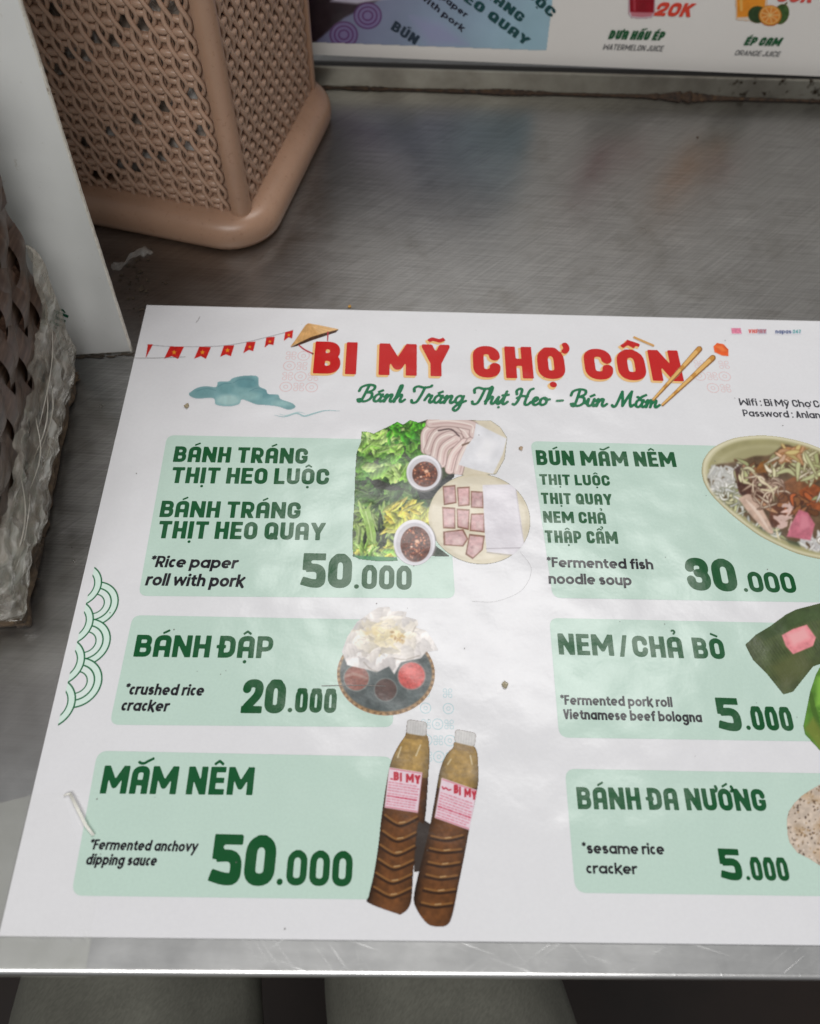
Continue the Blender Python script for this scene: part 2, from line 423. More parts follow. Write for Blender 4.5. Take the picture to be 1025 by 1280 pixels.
def layout(s, face, w, style='head', track=.10, fat=0.0, res=.034, target=None):
    """Glyph mesh of one line in units of cap height -> (V, F, width)."""
    V = []; F = []; x = 0.0
    if face == 'script':
        d = None; items = []
        for ch in unicodedata.normalize('NFD', s):
            if unicodedata.combining(ch): items[-1][2].append(ch); continue
            if ch == ' ': x += .34; continue
            t = SCRIPT_CAP.get(ch) or SCRIPT_LOW.get(ch); items.append([ch, x, []]); x += t[1] + (.03 if ch in SCRIPT_CAP else 0)
        xs = np.arange(-.4, x + .5, res); ys = np.arange(-.55, 1.5, res); p = np.meshgrid(xs, ys); d = np.full(p[0].shape, 1e9)
        for ch, gx, mk in items:
            sl = (xs > gx - .35) & (xs < gx + 1.35); i0 = np.flatnonzero(sl)[0]; i1 = np.flatnonzero(sl)[-1] + 1
            q = (p[0][:, i0:i1] - gx, p[1][:, i0:i1]); t = SCRIPT_CAP.get(ch) or SCRIPT_LOW[ch]
            for st in t[0]: d[:, i0:i1] = np.minimum(d[:, i0:i1], path(q, spline(st), w / 2, False))
            if mk: d[:, i0:i1] = np.minimum(d[:, i0:i1], accents(q, mk, .0, .40, .48, w * 1.5, 'low'))
            if ch == 'i' and not mk: d[:, i0:i1] = np.minimum(d[:, i0:i1], seg(q, (.16, .62), (.161, .62), w * .6))
        return (*contour_fill(d - fat, xs, ys), x)
    items = []
    for ch in unicodedata.normalize('NFD', s):
        if unicodedata.combining(ch): items[-1][3].append(ch); continue
        up = ch.isupper() or ch.isdigit() or ch in '/-' or (ch == '.' and face == 'block')
        W = block_width(ch, w, style) if up else lower_width(ch, w)
        if ch == ' ': W = .26
        items.append([ch, x, W, [], up]); x += W + (track if ch != ' ' else 0)
    width = x - track
    if target:                                 # widen or narrow the letters themselves, keeping one stroke weight
        fixed = sum(track for i in items[:-1] if i[0] != ' ') + sum(i[2] for i in items if i[0] in 'Iil.: '); free = sum(i[2] for i in items if i[0] not in 'Iil.: ')
        k = min(1.9, max(.55, (target - fixed) / free)) if free else 1; x = 0.0
        for i in items:
            i[1] = x
            if i[0] not in 'Iil.: ': i[2] *= k
            x += i[2] + (track if i[0] != ' ' else 0) - (.05 if i[0] == 'c' else 0)
        width = x - track
    for ch, gx, W, mk, up in items:
        if ch == ' ': continue
        xs = np.arange(gx - .22, gx + W + .26, res); ys = np.arange(-.36, 1.42, res); p = np.meshgrid(xs, ys); q = (p[0] - gx, p[1])
        d = block(q, ch, w, 'sans' if face == 'low' else style, W) if up else lower(q, ch, w, W)
        if mk: d = U_(d, accents(q, mk, 0, W, 1.0 if up else XH, w, 'block' if up else 'low'))
        v, f = contour_fill(d - fat, xs, ys); k = len(V); V += v; F += [tuple(i + k for i in a) for a in f]
    return V, F, width

class Sheet:
    """A flat printed sheet: photograph pixels -> points on its plane, with layers a fraction of a millimetre apart."""
    def __init__(s, n, p0, ex, ey): s.n, s.p0, s.ex, s.ey = map(lambda v: np.asarray(v, float), (n, p0, ex, ey))
    def pt(s, px, py, lift=0.0): return hit(px, py, s.n, s.p0) + s.n * lift
    def text(s, name, txt, L, R, top, rgb, parent, face='block', w=.26, style='head', track=.10, lift=.00016, slant=0.0, fat=0.0, shift=(0, 0), res=.034, jit=None):
        """Baseline from pixel L to pixel R, cap line through pixel top."""
        a, b = s.pt(*L), s.pt(*R); t = s.pt(*top); h = abs(np.dot(t - a, s.ey)); n = s.n
        V, F, width = layout(txt, face, w, style, track, fat, res, np.linalg.norm(b - a) / h)
        ux = (b - a) / width
        e = np.cross(n, ux); e /= np.linalg.norm(e); uy = e * h
        V = np.asarray(V); X = V[:, 0] + V[:, 1] * slant * h / np.linalg.norm(ux)
        P = a + np.outer(X, ux) + np.outer(V[:, 1], uy) + n * lift + s.ex * shift[0] + s.ey * shift[1]
        m = rgb if not isinstance(rgb, tuple) else print_mat(rgb)
        return mesh(name, P, F, m, parent)
    def outline(s, name, pts, rgb, parent, lift=.00008, r=0.0):
        """A filled sheet with corners given in pixels, rounded by r metres."""
        Q = [s.pt(*q) for q in pts]; P2 = [(np.dot(q - s.p0, s.ex), np.dot(q - s.p0, s.ey)) for q in Q]
        if r:
            n = len(P2); out = []
            for i in range(n):
                a, b, c = map(np.array, (P2[i - 1], P2[i], P2[(i + 1) % n]))
                u = (a - b) / np.linalg.norm(a - b); v = (c - b) / np.linalg.norm(c - b)
                for j in range(9):
                    t = j / 8; out.append((1 - t) ** 2 * (b + u * r) + 2 * t * (1 - t) * b + t * t * (b + v * r))
            P2 = out
        V = [s.p0 + s.ex * x + s.ey * y + s.n * lift for x, y in P2]
        return mesh(name, V, [tuple(range(len(V)))], print_mat(rgb), parent)

# ------------------------------------------------------------------ printed pictures: a small painter; colours live on the picture's own mesh
class Paint:
    def __init__(s, ox, oy, k, x0, y0, x1, y1, step=.62, seed=1, base=None):
        """ox, oy, k: picture coordinates are photograph pixels minus (ox, oy), times k."""
        s.o = (ox, oy, k); st = step * k
        s.xs = np.arange(x0, x1 + st, st); s.ys = np.arange(y0, y1 + st, st)
        s.X, s.Y = np.meshgrid(s.xs, s.ys); s.c = np.zeros((*s.X.shape, 3)); s.a = np.zeros(s.X.shape)
        s.rng = np.random.default_rng(seed); s.st = st; s.edge = .34; s.ripple = .09
        if base is not None: s.c[:] = base
    def win(s, x0, y0, x1, y1):
        i0, i1 = np.searchsorted(s.xs, [x0 - s.st, x1 + s.st]); j0, j1 = np.searchsorted(s.ys, [y0 - s.st, y1 + s.st])
        return slice(j0, j1), slice(i0, i1)
    def put(s, W, m, col, solid=True):
        m = np.clip(m, 0, 1); col = np.asarray(col, float)
        s.c[W] += (col - s.c[W]) * m[..., None]
        if solid: s.a[W] = np.maximum(s.a[W], m)
    def noise(s, W, cell, oct=3):
        X, Y = s.X[W], s.Y[W]; out = np.zeros(X.shape); amp = 1; tot = 0
        for o in range(oct):
            g = s.rng.random((64, 64)); u = X / cell * 2 ** o; v = Y / cell * 2 ** o
            i, j = np.floor(u).astype(int), np.floor(v).astype(int); fx, fy = u - i, v - j; fx = fx * fx * (3 - 2 * fx); fy = fy * fy * (3 - 2 * fy)
            G = lambda a, b: g[b % 64, a % 64]
            out += amp * ((G(i, j) * (1 - fx) + G(i + 1, j) * fx) * (1 - fy) + (G(i, j + 1) * (1 - fx) + G(i + 1, j + 1) * fx) * fy); tot += amp; amp *= .55
        return out / tot
    def polymask(s, W, P, soft=0):
        X, Y = s.X[W], s.Y[W]; ins = np.zeros(X.shape, bool); d = np.full(X.shape, 1e9); n = len(P)
        for i in range(n):
            (ax, ay), (bx, by) = P[i], P[(i + 1) % n]
            c = ((ay > Y) != (by > Y)) & (X < (bx - ax) * (Y - ay) / (by - ay + 1e-12) + ax); ins ^= c
            if soft:
                L2 = (bx - ax) ** 2 + (by - ay) ** 2 + 1e-9; t = np.clip(((X - ax) * (bx - ax) + (Y - ay) * (by - ay)) / L2, 0, 1)
                d = np.minimum(d, np.hypot(X - ax - t * (bx - ax), Y - ay - t * (by - ay)))
        if not soft: return ins.astype(float)
        return np.clip(.5 + np.where(ins, d, -d) / soft, 0, 1)
    def bb(s, P, e=0):
        x = [p[0] for p in P]; y = [p[1] for p in P]; return s.win(min(x) - e, min(y) - e, max(x) + e, max(y) + e)
    def poly(s, P, col, var=0.0, cell=20, soft=None, solid=True, curve=False, fade=1.0):
        if curve: P = spline(list(P) + [P[0]], 5)
        W = s.bb(P, 3); soft = s.st if soft is None else soft
        if s.X[W].size == 0: return
        m = s.polymask(W, P, soft) * fade; c = np.asarray(col, float) * np.ones((*m.shape, 3))
        if var: c = c * (1 + var * (s.noise(W, cell)[..., None] - .5) * 2)
        s.put(W, m, c, solid)
    def ell(s, cx, cy, rx, ry, col, rot=0, var=0.0, cell=20, soft=None, solid=True, shade=None, fade=1.0):
        R = max(rx, ry) + 3; W = s.win(cx - R, cy - R, cx + R, cy + R)
        if s.X[W].size == 0: return
        a = math.radians(rot); dx, dy = s.X[W] - cx, s.Y[W] - cy; u = dx * math.cos(a) + dy * math.sin(a); v = -dx * math.sin(a) + dy * math.cos(a)
        q = np.hypot(u / rx, v / ry); soft = s.st if soft is None else soft
        m = np.clip(.5 + (1 - q) * min(rx, ry) / soft, 0, 1) * fade; c = np.asarray(col, float) * np.ones((*m.shape, 3))
        if var: c = c * (1 + var * (s.noise(W, cell)[..., None] - .5) * 2)
        if shade is not None: c = c * (1 + shade * (v / ry))[..., None]
        s.put(W, m, c, solid)
    def stroke(s, P, r, col, taper=False, smooth=True, solid=True, fade=1.0, edge=None):
        if smooth and len(P) > 2: P = spline(P, 5)
        W = s.bb(P, r + 3); n = len(P) - 1
        if s.X[W].size == 0: return
        m = np.zeros(s.X[W].shape); q = (s.X[W], s.Y[W])
        for i in range(n):
            rr = r * (1 - abs(2 * (i + .5) / n - 1) ** 2 * .85) if taper else r
            m = np.maximum(m, np.clip(.5 - seg(q, P[i], P[i + 1], rr) / s.st, 0, 1))
        if edge is not None:
            e = np.zeros(m.shape)
            for i in range(n):
                rr = r * (1 - abs(2 * (i + .5) / n - 1) ** 2 * .85) if taper else r
                e = np.maximum(e, np.clip(.5 - seg(q, P[i], P[i + 1], rr + s.st * 1.3) / s.st, 0, 1))
            s.put(W, e * fade, edge, solid)
        s.put(W, m * fade, col, solid)
    def leaf(s, cx, cy, L, B, ang, col, rib=None):
        """One ruffled leaf or slice: light across its width, paler midrib."""
        R = L + B + 3; W = s.win(cx - R, cy - R, cx + R, cy + R)
        if s.X[W].size == 0: return
        a = math.radians(ang); dx, dy = s.X[W] - cx, s.Y[W] - cy; u = (dx * math.cos(a) + dy * math.sin(a)) / L; v = (-dx * math.sin(a) + dy * math.cos(a)) / B
        wav = .12 * np.sin(u * 9 + cx) + .10 * np.sin(u * 17 + cy)
        m = np.clip(.5 + (1 - u * u - np.abs(v) ** 1.6 * (1 + wav)) * B / (2 * s.st), 0, 1) * s.a[W]
        c = np.asarray(col, float)[None, None] * (1 + s.edge * v + s.ripple * np.sin(u * 11 + v * 4 + cy))[..., None]
        if rib is not None: k = np.clip(1 - np.abs(v) * B / (s.st * 1.6), 0, 1)[..., None] * .7; c = c * (1 - k) + np.asarray(rib, float) * k
        s.put(W, m, c, False)
    def text(s, txt, x, y, width, cap, col, w=.22, style='head', face='block', slant=0, fade=1.0):
        V, F, wd = layout(txt, face, w, style, .1, 0, .06)
        V = np.asarray(V); k = width / wd
        W = s.win(x - 2, y - cap * 1.5, x + width + 2, y + cap * .5); m = np.zeros(s.X[W].shape); X, Y = s.X[W], s.Y[W]
        u = (X - x) / k; v = (y - Y) / cap
        # resample the glyph field directly
        g = 0.0
        for ch in unicodedata.normalize('NFD', txt):
            if unicodedata.combining(ch): continue
            up = ch.isupper() or ch.isdigit(); gw = .26 if ch == ' ' else (block_width(ch, w, style) if up else lower_width(ch, w))
            if ch != ' ':
                q = (u - g - slant * v, v); d = block(q, ch, w, style) if up else lower(q, ch, w)
                m = np.maximum(m, np.clip(.5 - d * cap / s.st, 0, 1))
            g += gw + (.1 if ch != ' ' else 0)
        s.put(W, m * fade, col, False)
    def soften(s, n=1):
        for _ in range(n):
            for ax in (0, 1):
                a = np.roll(s.c, 1, ax); b = np.roll(s.c, -1, ax)
                if ax == 0: a[0] = s.c[0]; b[-1] = s.c[-1]
                else: a[:, 0] = s.c[:, 0]; b[:, -1] = s.c[:, -1]
                s.c = s.c * .5 + a * .25 + b * .25
    def build(s, name, sheet, parent, mat, lift=.00016, soft=0):
        s.soften(soft)
        ox, oy, k = s.o; ny, nx = s.X.shape
        cell = (s.a[:-1, :-1] + s.a[1:, :-1] + s.a[:-1, 1:] + s.a[1:, 1:]) / 4 > .5
        j, i = np.nonzero(cell); q = np.stack([j * nx + i, j * nx + i + 1, (j + 1) * nx + i + 1, (j + 1) * nx + i], 1)[:, ::-1]
        used, inv = np.unique(q.ravel(), return_inverse=True); F = inv.reshape(-1, 4)
        PX = s.X.ravel()[used] / k + ox; PY = s.Y.ravel()[used] / k + oy
        d = FW[None] * FPX + RT[None] * (PX - CX)[:, None] - UP[None] * (PY - CY)[:, None]
        t = np.dot(sheet.p0 - CAM, sheet.n) / (d @ sheet.n); V = CAM + d * t[:, None] + sheet.n * lift
        return mesh(name, V, F, mat, parent, colors=ink(np.clip(s.c.reshape(-1, 3)[used], 0, 255)))

# ================================================================== the setting
def steel_mat(name, base=.315, rough=(.27, .35), warm=0.0):
    m, nt, b = mat_new(name); b.inputs['Metallic'].default_value = 1.0
    p = coords(nt)
    big = noise(nt, 9, 5, .6, p, .4); blot = noise(nt, 38, 5, .62, p, .3); fine = noise(nt, 600, 2, .5, p)
    sx = noise(nt, 90, 3, .6, coords(nt, (.10, 3.2, 1), (0, 0, .06)))       # brushed grain running across
    mask = noise(nt, 16, 3, .6, p, .6)
    lines = [noise(nt, 620, 2, .5, coords(nt, (.045, 1.5, 1), (0, 0, a))).outputs[0] for a in (.85, -.55, .30, 1.25)]
    fl = lines[0]
    for q_ in lines[1:]: fl = math2(nt, 'MAXIMUM', fl, q_)
    c1 = ramp(nt, big.outputs[0], [(.25, (base * .93, base * .92, base * .90)), (.5, (base, base * .99, base * .97)), (.8, (base * 1.06, base * 1.06, base * 1.05))])
    c2 = ramp(nt, blot.outputs[0], [(.26, (.88, .87, .85)), (.46, grey(1.0)), (.60, grey(1.0)), (.78, grey(1.08))])
    c = mixc(nt, 1.0, c1.outputs[0], c2.outputs[0], 'MULTIPLY')
    gr_ = noise(nt, 1500, 2, .6, coords(nt, (.018, 1, 1), (0, 0, .05))); g2_ = noise(nt, 900, 2, .6, coords(nt, (.03, 1, 1), (0, 0, -.75)))
    gsum = math2(nt, 'ADD', math2(nt, 'MULTIPLY', gr_.outputs[0], .6), math2(nt, 'MULTIPLY', g2_.outputs[0], .4))
    grr = ramp(nt, gsum, [(.36, grey(.80)), (.50, grey(1.0)), (.66, grey(1.22))]); c = mixc(nt, 1.0, c, grr.outputs[0], 'MULTIPLY')
    scr0 = ramp(nt, fl, [(.645, grey(0)), (.77, grey(1))]); mk_ = ramp(nt, mask.outputs[0], [(.36, grey(.12)), (.62, grey(1))])
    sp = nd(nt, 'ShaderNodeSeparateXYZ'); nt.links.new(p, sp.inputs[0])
    # light painted into the base colour towards the front; scratches also stronger there
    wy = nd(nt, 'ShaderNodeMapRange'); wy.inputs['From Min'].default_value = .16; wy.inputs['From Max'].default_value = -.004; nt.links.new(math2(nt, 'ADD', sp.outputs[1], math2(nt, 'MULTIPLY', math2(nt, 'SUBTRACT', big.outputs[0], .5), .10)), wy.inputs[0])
    front_light_scratch = wy.outputs[0]; keep_ = math2(nt, 'ADD', math2(nt, 'MULTIPLY', front_light_scratch, .90), .10)
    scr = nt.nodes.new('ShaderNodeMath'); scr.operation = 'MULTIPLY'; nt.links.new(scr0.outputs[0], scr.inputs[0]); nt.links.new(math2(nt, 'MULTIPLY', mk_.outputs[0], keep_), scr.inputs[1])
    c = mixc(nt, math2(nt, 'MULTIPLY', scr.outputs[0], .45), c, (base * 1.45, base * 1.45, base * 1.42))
    c = mixc(nt, front_light_scratch, c, mixc(nt, math2(nt, 'MULTIPLY', scr.outputs[0], .8), (base * 2.6, base * 2.6, base * 2.56), (.86, .86, .85)))
    nt.links.new(c, b.inputs['Base Color'])
    r = math2(nt, 'ADD', math2(nt, 'MULTIPLY', blot.outputs[0], .8), math2(nt, 'MULTIPLY', sx.outputs[0], .2))
    mr = nd(nt, 'ShaderNodeMapRange'); mr.inputs['From Min'].default_value = .3; mr.inputs['From Max'].default_value = .7
    mr.inputs['To Min'].default_value = rough[0]; mr.inputs['To Max'].default_value = rough[1]
    nt.links.new(r, mr.inputs[0]); nt.links.new(mr.outputs[0], b.inputs['Roughness'])
    hgt = math2(nt, 'ADD', math2(nt, 'MULTIPLY', sx.outputs[0], .000008), math2(nt, 'ADD', math2(nt, 'MULTIPLY', scr.outputs[0], .00003), math2(nt, 'ADD', math2(nt, 'MULTIPLY', fine.outputs[0], .000012), math2(nt, 'MULTIPLY', big.outputs[0], .0004))))
    bp = nd(nt, 'ShaderNodeBump', Strength=.9, Distance=1.0); nt.links.new(hgt, bp.inputs['Height']); nt.links.new(bp.outputs[0], b.inputs['Normal'])
    return m

FLOOR_Z = -0.74
m, nt, b = mat_new('dark_floor'); p = coords(nt)
n = noise(nt, 6, 5, .6, p)
r = ramp(nt, n.outputs[0], [(.3, (.012, .007, .005)), (.7, (.030, .017, .012))]); nt.links.new(r.outputs[0], b.inputs['Base Color']); b.inputs['Roughness'].default_value = .6
o = mesh('floor', [(-3, -3, FLOOR_Z), (3, -3, FLOOR_Z), (3, 3, FLOOR_Z), (-3, 3, FLOOR_Z)], [(0, 1, 2, 3)], m); o['kind'] = 'structure'

# ------------------------------------------------------------------ steel table
table = thing('steel_table', 'scratched stainless steel table under the printed menu, with a raised ledge along its back', 'table', (0, 0, FLOOR_Z))
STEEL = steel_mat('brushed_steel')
FY = -0.0118                                              # front edge of the table
prof = [(0.60, 0.0)] + [(.30, 0.0), (.05, 0.0), (.01, 0.0), (-.004, 0.0), (-.0086, 0.0), (-.0094, 0.0)]
for k in range(9):
    t = math.radians(90 + 90 * k / 8); prof.append((FY + .0021 + .0021 * math.cos(t), -.0021 + .0021 * math.sin(t)))
prof += [(FY, -.030), (FY + .002, -.032), (FY + .02, -.032), (FY + .02, -.030), (.60, -.028)]
mb = MB(); xs_ = np.linspace(-.75, 1.05, 37)
mb.loft([[(x, y, z) for y, z in prof] for x in xs_])
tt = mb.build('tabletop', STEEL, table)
tt.data.polygons.foreach_set('use_smooth', [True] * len(tt.data.polygons))
md = tt.modifiers.new('edges', 'EDGE_SPLIT'); md.split_angle = math.radians(35)
# ledge along the back with rust along its foot
m, nt, b = mat_new('ledge_steel'); b.inputs['Metallic'].default_value = .85; p = coords(nt)
n = noise(nt, 28, 5, .6, p); n2 = noise(nt, 160, 4, .6, p)
c = ramp(nt, n.outputs[0], [(.3, (.20, .18, .15)), (.55, (.33, .31, .26)), (.8, (.44, .42, .36))])
sep = nd(nt, 'ShaderNodeSeparateXYZ'); nt.links.new(p, sep.inputs[0])
st_ = ramp(nt, n2.outputs[0], [(.56, grey(0)), (.64, grey(1))])
xr = nd(nt, 'ShaderNodeMapRange'); xr.inputs['From Min'].default_value = .335; xr.inputs['From Max'].default_value = .36
nt.links.new(sep.outputs[0], xr.inputs[0])
stain = math2(nt, 'MULTIPLY', st_.outputs[0], xr.outputs[0])
nt.links.new(mixc(nt, stain, c.outputs[0], (.05, .035, .022)), b.inputs['Base Color']); b.inputs['Roughness'].default_value = .42
mb = MB(); pr = [(.498, -.001), (.498, .0136), (.4983, .0143), (.4988, .0145), (.4994, .0143), (.4994, -.001)]
mb.loft([[(x, y, z) for y, z in pr] for x in np.linspace(-.75, 1.05, 10)])
mb.build('back_ledge', m, table)
m, nt, b = mat_new('rust_grime'); p = coords(nt); n = noise(nt, 300, 4, .6, p)
r = ramp(nt, n.outputs[0], [(.3, (.012, .008, .006)), (.55, (.045, .024, .012)), (.75, (.10, .055, .022))]); nt.links.new(r.outputs[0], b.inputs['Base Color']); b.inputs['Roughness'].default_value = .85
rg = random.Random(4); mb = MB()
N = 420; X = np.linspace(-.3, .62, N)
def wob(x, s): return .5 + .5 * math.sin(x * s + 1.3) * math.sin(x * s * .37 + .4)
front, top = [], []
for x in X:
    a = .0010 + .0016 * wob(x, 90) * rg.random() + .0036 * math.exp(-((x - .325) / .020) ** 2) * (.6 + .6 * rg.random()) + .0012 * math.exp(-((x - .20) / .014) ** 2)
    front.append((x, .4979 - a, .0004)); top.append((x, .4976, .0006 + a * .75))
back = [(x, .4979, .0004) for x in X]
mb.loft([[f, (f[0], (f[1] + .4978) / 2, .0004 + (t[2] - .0004) * .5), t, (t[0], .4981, t[2])] for f, t in zip(front, top)], False, False, False)
mb.build('rust_line', m, table)
m, nt, b = mat_new('table_leg_steel'); b.inputs['Base Color'].default_value = (.4, .4, .4, 1); b.inputs['Metallic'].default_value = 1; b.inputs['Roughness'].default_value = .4
for x, y in ((-.68, .06), (.98, .06), (-.68, .54), (.98, .54)):
    mb = MB(); mb.tube([(x, y, FLOOR_Z), (x, y, -.030)], .019, 16); mb.build('leg', m, table)

# ------------------------------------------------------------------ printed menu card
menu = thing('menu_card', 'large laminated white menu with mint green panels lying flat on the steel table', 'menu')
m, nt, b = mat_new('menu_white'); p = coords(nt)
n = noise(nt, 700, 2, .6, p); n2 = noise(nt, 8, 4, .55, p)
c = ramp(nt, n.outputs[0], [(.3, (.80, .80, .82)), (.7, (.82, .82, .84))])
c2 = ramp(nt, n2.outputs[0], [(.3, (.97, .965, .97)), (.6, grey(1))])
nt.links.new(mixc(nt, 1.0, c.outputs[0], c2.outputs[0], 'MULTIPLY'), b.inputs['Base Color']); film_bump(nt, b)
bl, tl = at(0, 1170), at(184, 383)
P = [(bl[0], bl[1]), (.4195, -.0015), (.4205, .2962), (tl[0], tl[1])]
V = [(x, y, z) for z in (.0002, .0010) for x, y in P]
mesh('card_sheet', V, [(3, 2, 1, 0), (4, 5, 6, 7), (0, 1, 5, 4), (1, 2, 6, 5), (2, 3, 7, 6), (3, 0, 4, 7)], m, menu)
S = Sheet((0, 0, 1), (0, 0, .0010), (1, 0, 0), (0, 1, 0))
PHOTO = photo_mat()
GREEN = (14, 84, 44); DGREEN = (10, 80, 38); BLACK = (32, 30, 36); MINT = (190, 213, 201); RED = (192, 28, 28); TAN = (232, 190, 128)
LIFT1, LIFT2, LIFT3 = .00008, .00016, .00024

def desc(txt, L, R, top, par, slant=.10, w=.212):
    return S.text('description', txt, L, R, top, BLACK, par, face='low', w=w, track=.055, slant=slant)
def price(big, small, par, B, Sm):
    a = S.text('price', big, *B, DGREEN, par, w=.24, style='price', track=.06)
    S.text('price_thousands', small, *Sm, DGREEN, par, w=.205, style='price', track=.08)
def head(txt, L, R, top, par, w=.235): return S.text('heading', txt, L, R, top, GREEN, par, w=w, style='head', track=.10)

# top-left: pork rolls
pn = S.outline('printed_panel', [(173, 745), (569, 748), (556, 551), (209, 544)], MINT, menu, LIFT1, .004)
head('BÁNH TRÁNG', (216, 577.5), (384, 580), (218.8, 558), pn)
head('THỊT HEO LUỘC', (213, 604), (411, 606), (215, 584), pn)
head('BÁNH TRÁNG', (199, 646.5), (375, 648.5), (202.8, 626), pn)
head('THỊT HEO QUAY', (196, 673), (406, 675.5), (198.8, 651.2), pn)
desc('*Rice paper', (186.5, 709), (296, 711), (202, 695), pn)
desc('roll with pork', (181, 732), (304, 734), (192, 717), pn)
price('50', '.000', pn, ((376, 734.5), (439, 735.5), (378, 691.5)), ((442, 736), (514.5, 737.5), (442, 706)))
# middle-left: crushed cracker
pn = S.outline('printed_panel', [(137, 906), (492, 909), (487, 775), (166, 769)], MINT, menu, LIFT1, .0038)
head('BÁNH ĐẬP', (166.5, 821), (340.5, 823), (170, 793.5), pn)
desc('*crushed rice', (155, 868.4), (254, 870), (158, 854.5), pn)
desc('cracker', (150.5, 888.5), (210, 889.7), (153, 874.5), pn)
price('20', '.000', pn, ((300.5, 891.5), (355.5, 892), (304, 849)), ((359, 890.5), (420, 891.5), (361, 860)))
# bottom-left: anchovy sauce
pn = S.outline('printed_panel', [(89, 1119.5), (474, 1124.5), (492, 946), (122, 938.5)], MINT, menu, LIFT1, .0042)
head('MẮM NÊM', (124.5, 992), (315.5, 994), (129, 957), pn)
desc('*Fermented anchovy', (111, 1062), (246, 1065), (118, 1049), pn)
desc('dipping sauce', (106.5, 1081), (195, 1082.5), (110, 1067.5), pn)
price('50', '.000', pn, ((260.5, 1106.3), (341.5, 1108), (265, 1042.5)), ((345, 1106.5), (439.5, 1108.5), (347, 1062)))
# top-right: noodle soup
pn = S.outline('printed_panel', [(691, 747.5), (1140, 755), (1083, 562), (663, 551.5)], MINT, menu, LIFT1, .004)
head('BÚN MẮM NÊM', (671, 581.5), (846, 584), (670.5, 562.8), pn)
head('THỊT LUỘC', (675, 606), (763, 607.5), (674.3, 592.8), pn)
head('THỊT QUAY', (677, 629.8), (766, 631.5), (676.5, 616), pn)
head('NEM CHẢ', (679.5, 653.4), (758, 655), (678.5, 639), pn)
head('THẬP CẨM', (682, 678.4), (773, 680), (681, 663), pn)
desc('*Fermented fish', (684, 709), (817, 712), (685, 696.5), pn, .02)
desc('noodle soup', (686, 729.8), (790, 732), (685, 716.8), pn, .02)
price('30', '.000', pn, ((861, 738), (924, 740), (858, 697)), ((930, 740), (997, 741.5), (928, 714.5)))
# middle-right: pork and beef rolls
pn = S.outline('printed_panel', [(699, 922), (1170, 929), (1130, 782), (686.5, 772.5)], MINT, menu, LIFT1, .004)
head('NEM', (698.7, 818.3), (768, 820), (697, 791.8), pn)
head('/', (775, 821), (786.5, 821.3), (774, 794), pn)
head('CHẢ', (792, 821), (855, 823), (790, 794.5), pn)
head('BÒ', (868, 823), (907.5, 824.3), (866, 797), pn)
desc('*Fermented pork roll', (701, 881), (841, 884), (702, 868.8), pn, .02)
desc('Vietnamese beef bologna', (704.5, 899), (878, 903), (703, 886.5), pn, .02)
price('5', '.000', pn, ((900, 913.5), (929, 914.5), (897, 872)), ((933, 912.5), (993.5, 914), (931, 882.5)))
# bottom-right: sesame cracker
pn = S.outline('printed_panel', [(719, 1116), (1190, 1122.5), (1160, 969), (706, 961)], MINT, menu, LIFT1, .0042)
head('BÁNH ĐA NƯỚNG', (722.5, 1011.5), (959.5, 1014), (720.5, 983.8), pn)
desc('*sesame rice', (728, 1067), (831, 1068.5), (727, 1053), pn, .02)
desc('cracker', (733, 1092), (797, 1093), (731, 1078.3), pn, .02)
price('5', '.000', pn, ((902.5, 1100), (929.5, 1101), (899, 1060.5)), ((933, 1100.5), (988, 1101.5), (931, 1071)))

# title and subtitle
TL_ = [('BI', (391, 467), (445, 468.3), (394, 427)), ('MỸ', (473, 469), (563, 471), (475, 429.5)),
       ('CHỢ', (592, 472), (708, 474.5), (592, 432.5)), ('CỒN', (733, 474.5), (855, 477), (731, 436))]
title = S.text('title', TL_[0][0], *TL_[0][1:], RED, menu, w=.265, style='title', track=.12, lift=LIFT3)
for t in TL_[1:]: S.text('title_word', *t, RED, title, w=.265, style='title', track=.12, lift=LIFT3)
for t in TL_: S.text('title_shadow', *t, TAN, title, w=.265, style='title', track=.12, lift=LIFT2, fat=.015, shift=(-.0009, -.0010))
S.text('subtitle', 'Bánh Tráng Thịt Heo - Bún Mắm', (447, 502), (823, 510), (449, 481), (28, 112, 72), menu, face='script', w=.135, lift=LIFT3, slant=.22, res=.03)
# network note
nt_ = S.text('network_note', 'Wifi : Bi Mỹ Chợ Cồn', (925, 506.8), (1041, 510), (924, 498), (62, 62, 68), menu, face='low', w=.17, track=.07, res=.05)
S.text('password_line', 'Password : Anlang', (929.5, 520.5), (1034, 523.5), (928.5, 512), (62, 62, 68), nt_, face='low', w=.17, track=.07, res=.05)

# ---------------------------- painted pictures on the card
WHITE = (224, 222, 226)
def star(P, cx, cy, r, col):
    P.poly([(cx + (r if k % 2 == 0 else r * .42) * math.sin(math.pi * k / 5), cy - (r if k % 2 == 0 else r * .42) * math.cos(math.pi * k / 5)) for k in range(10)], col)
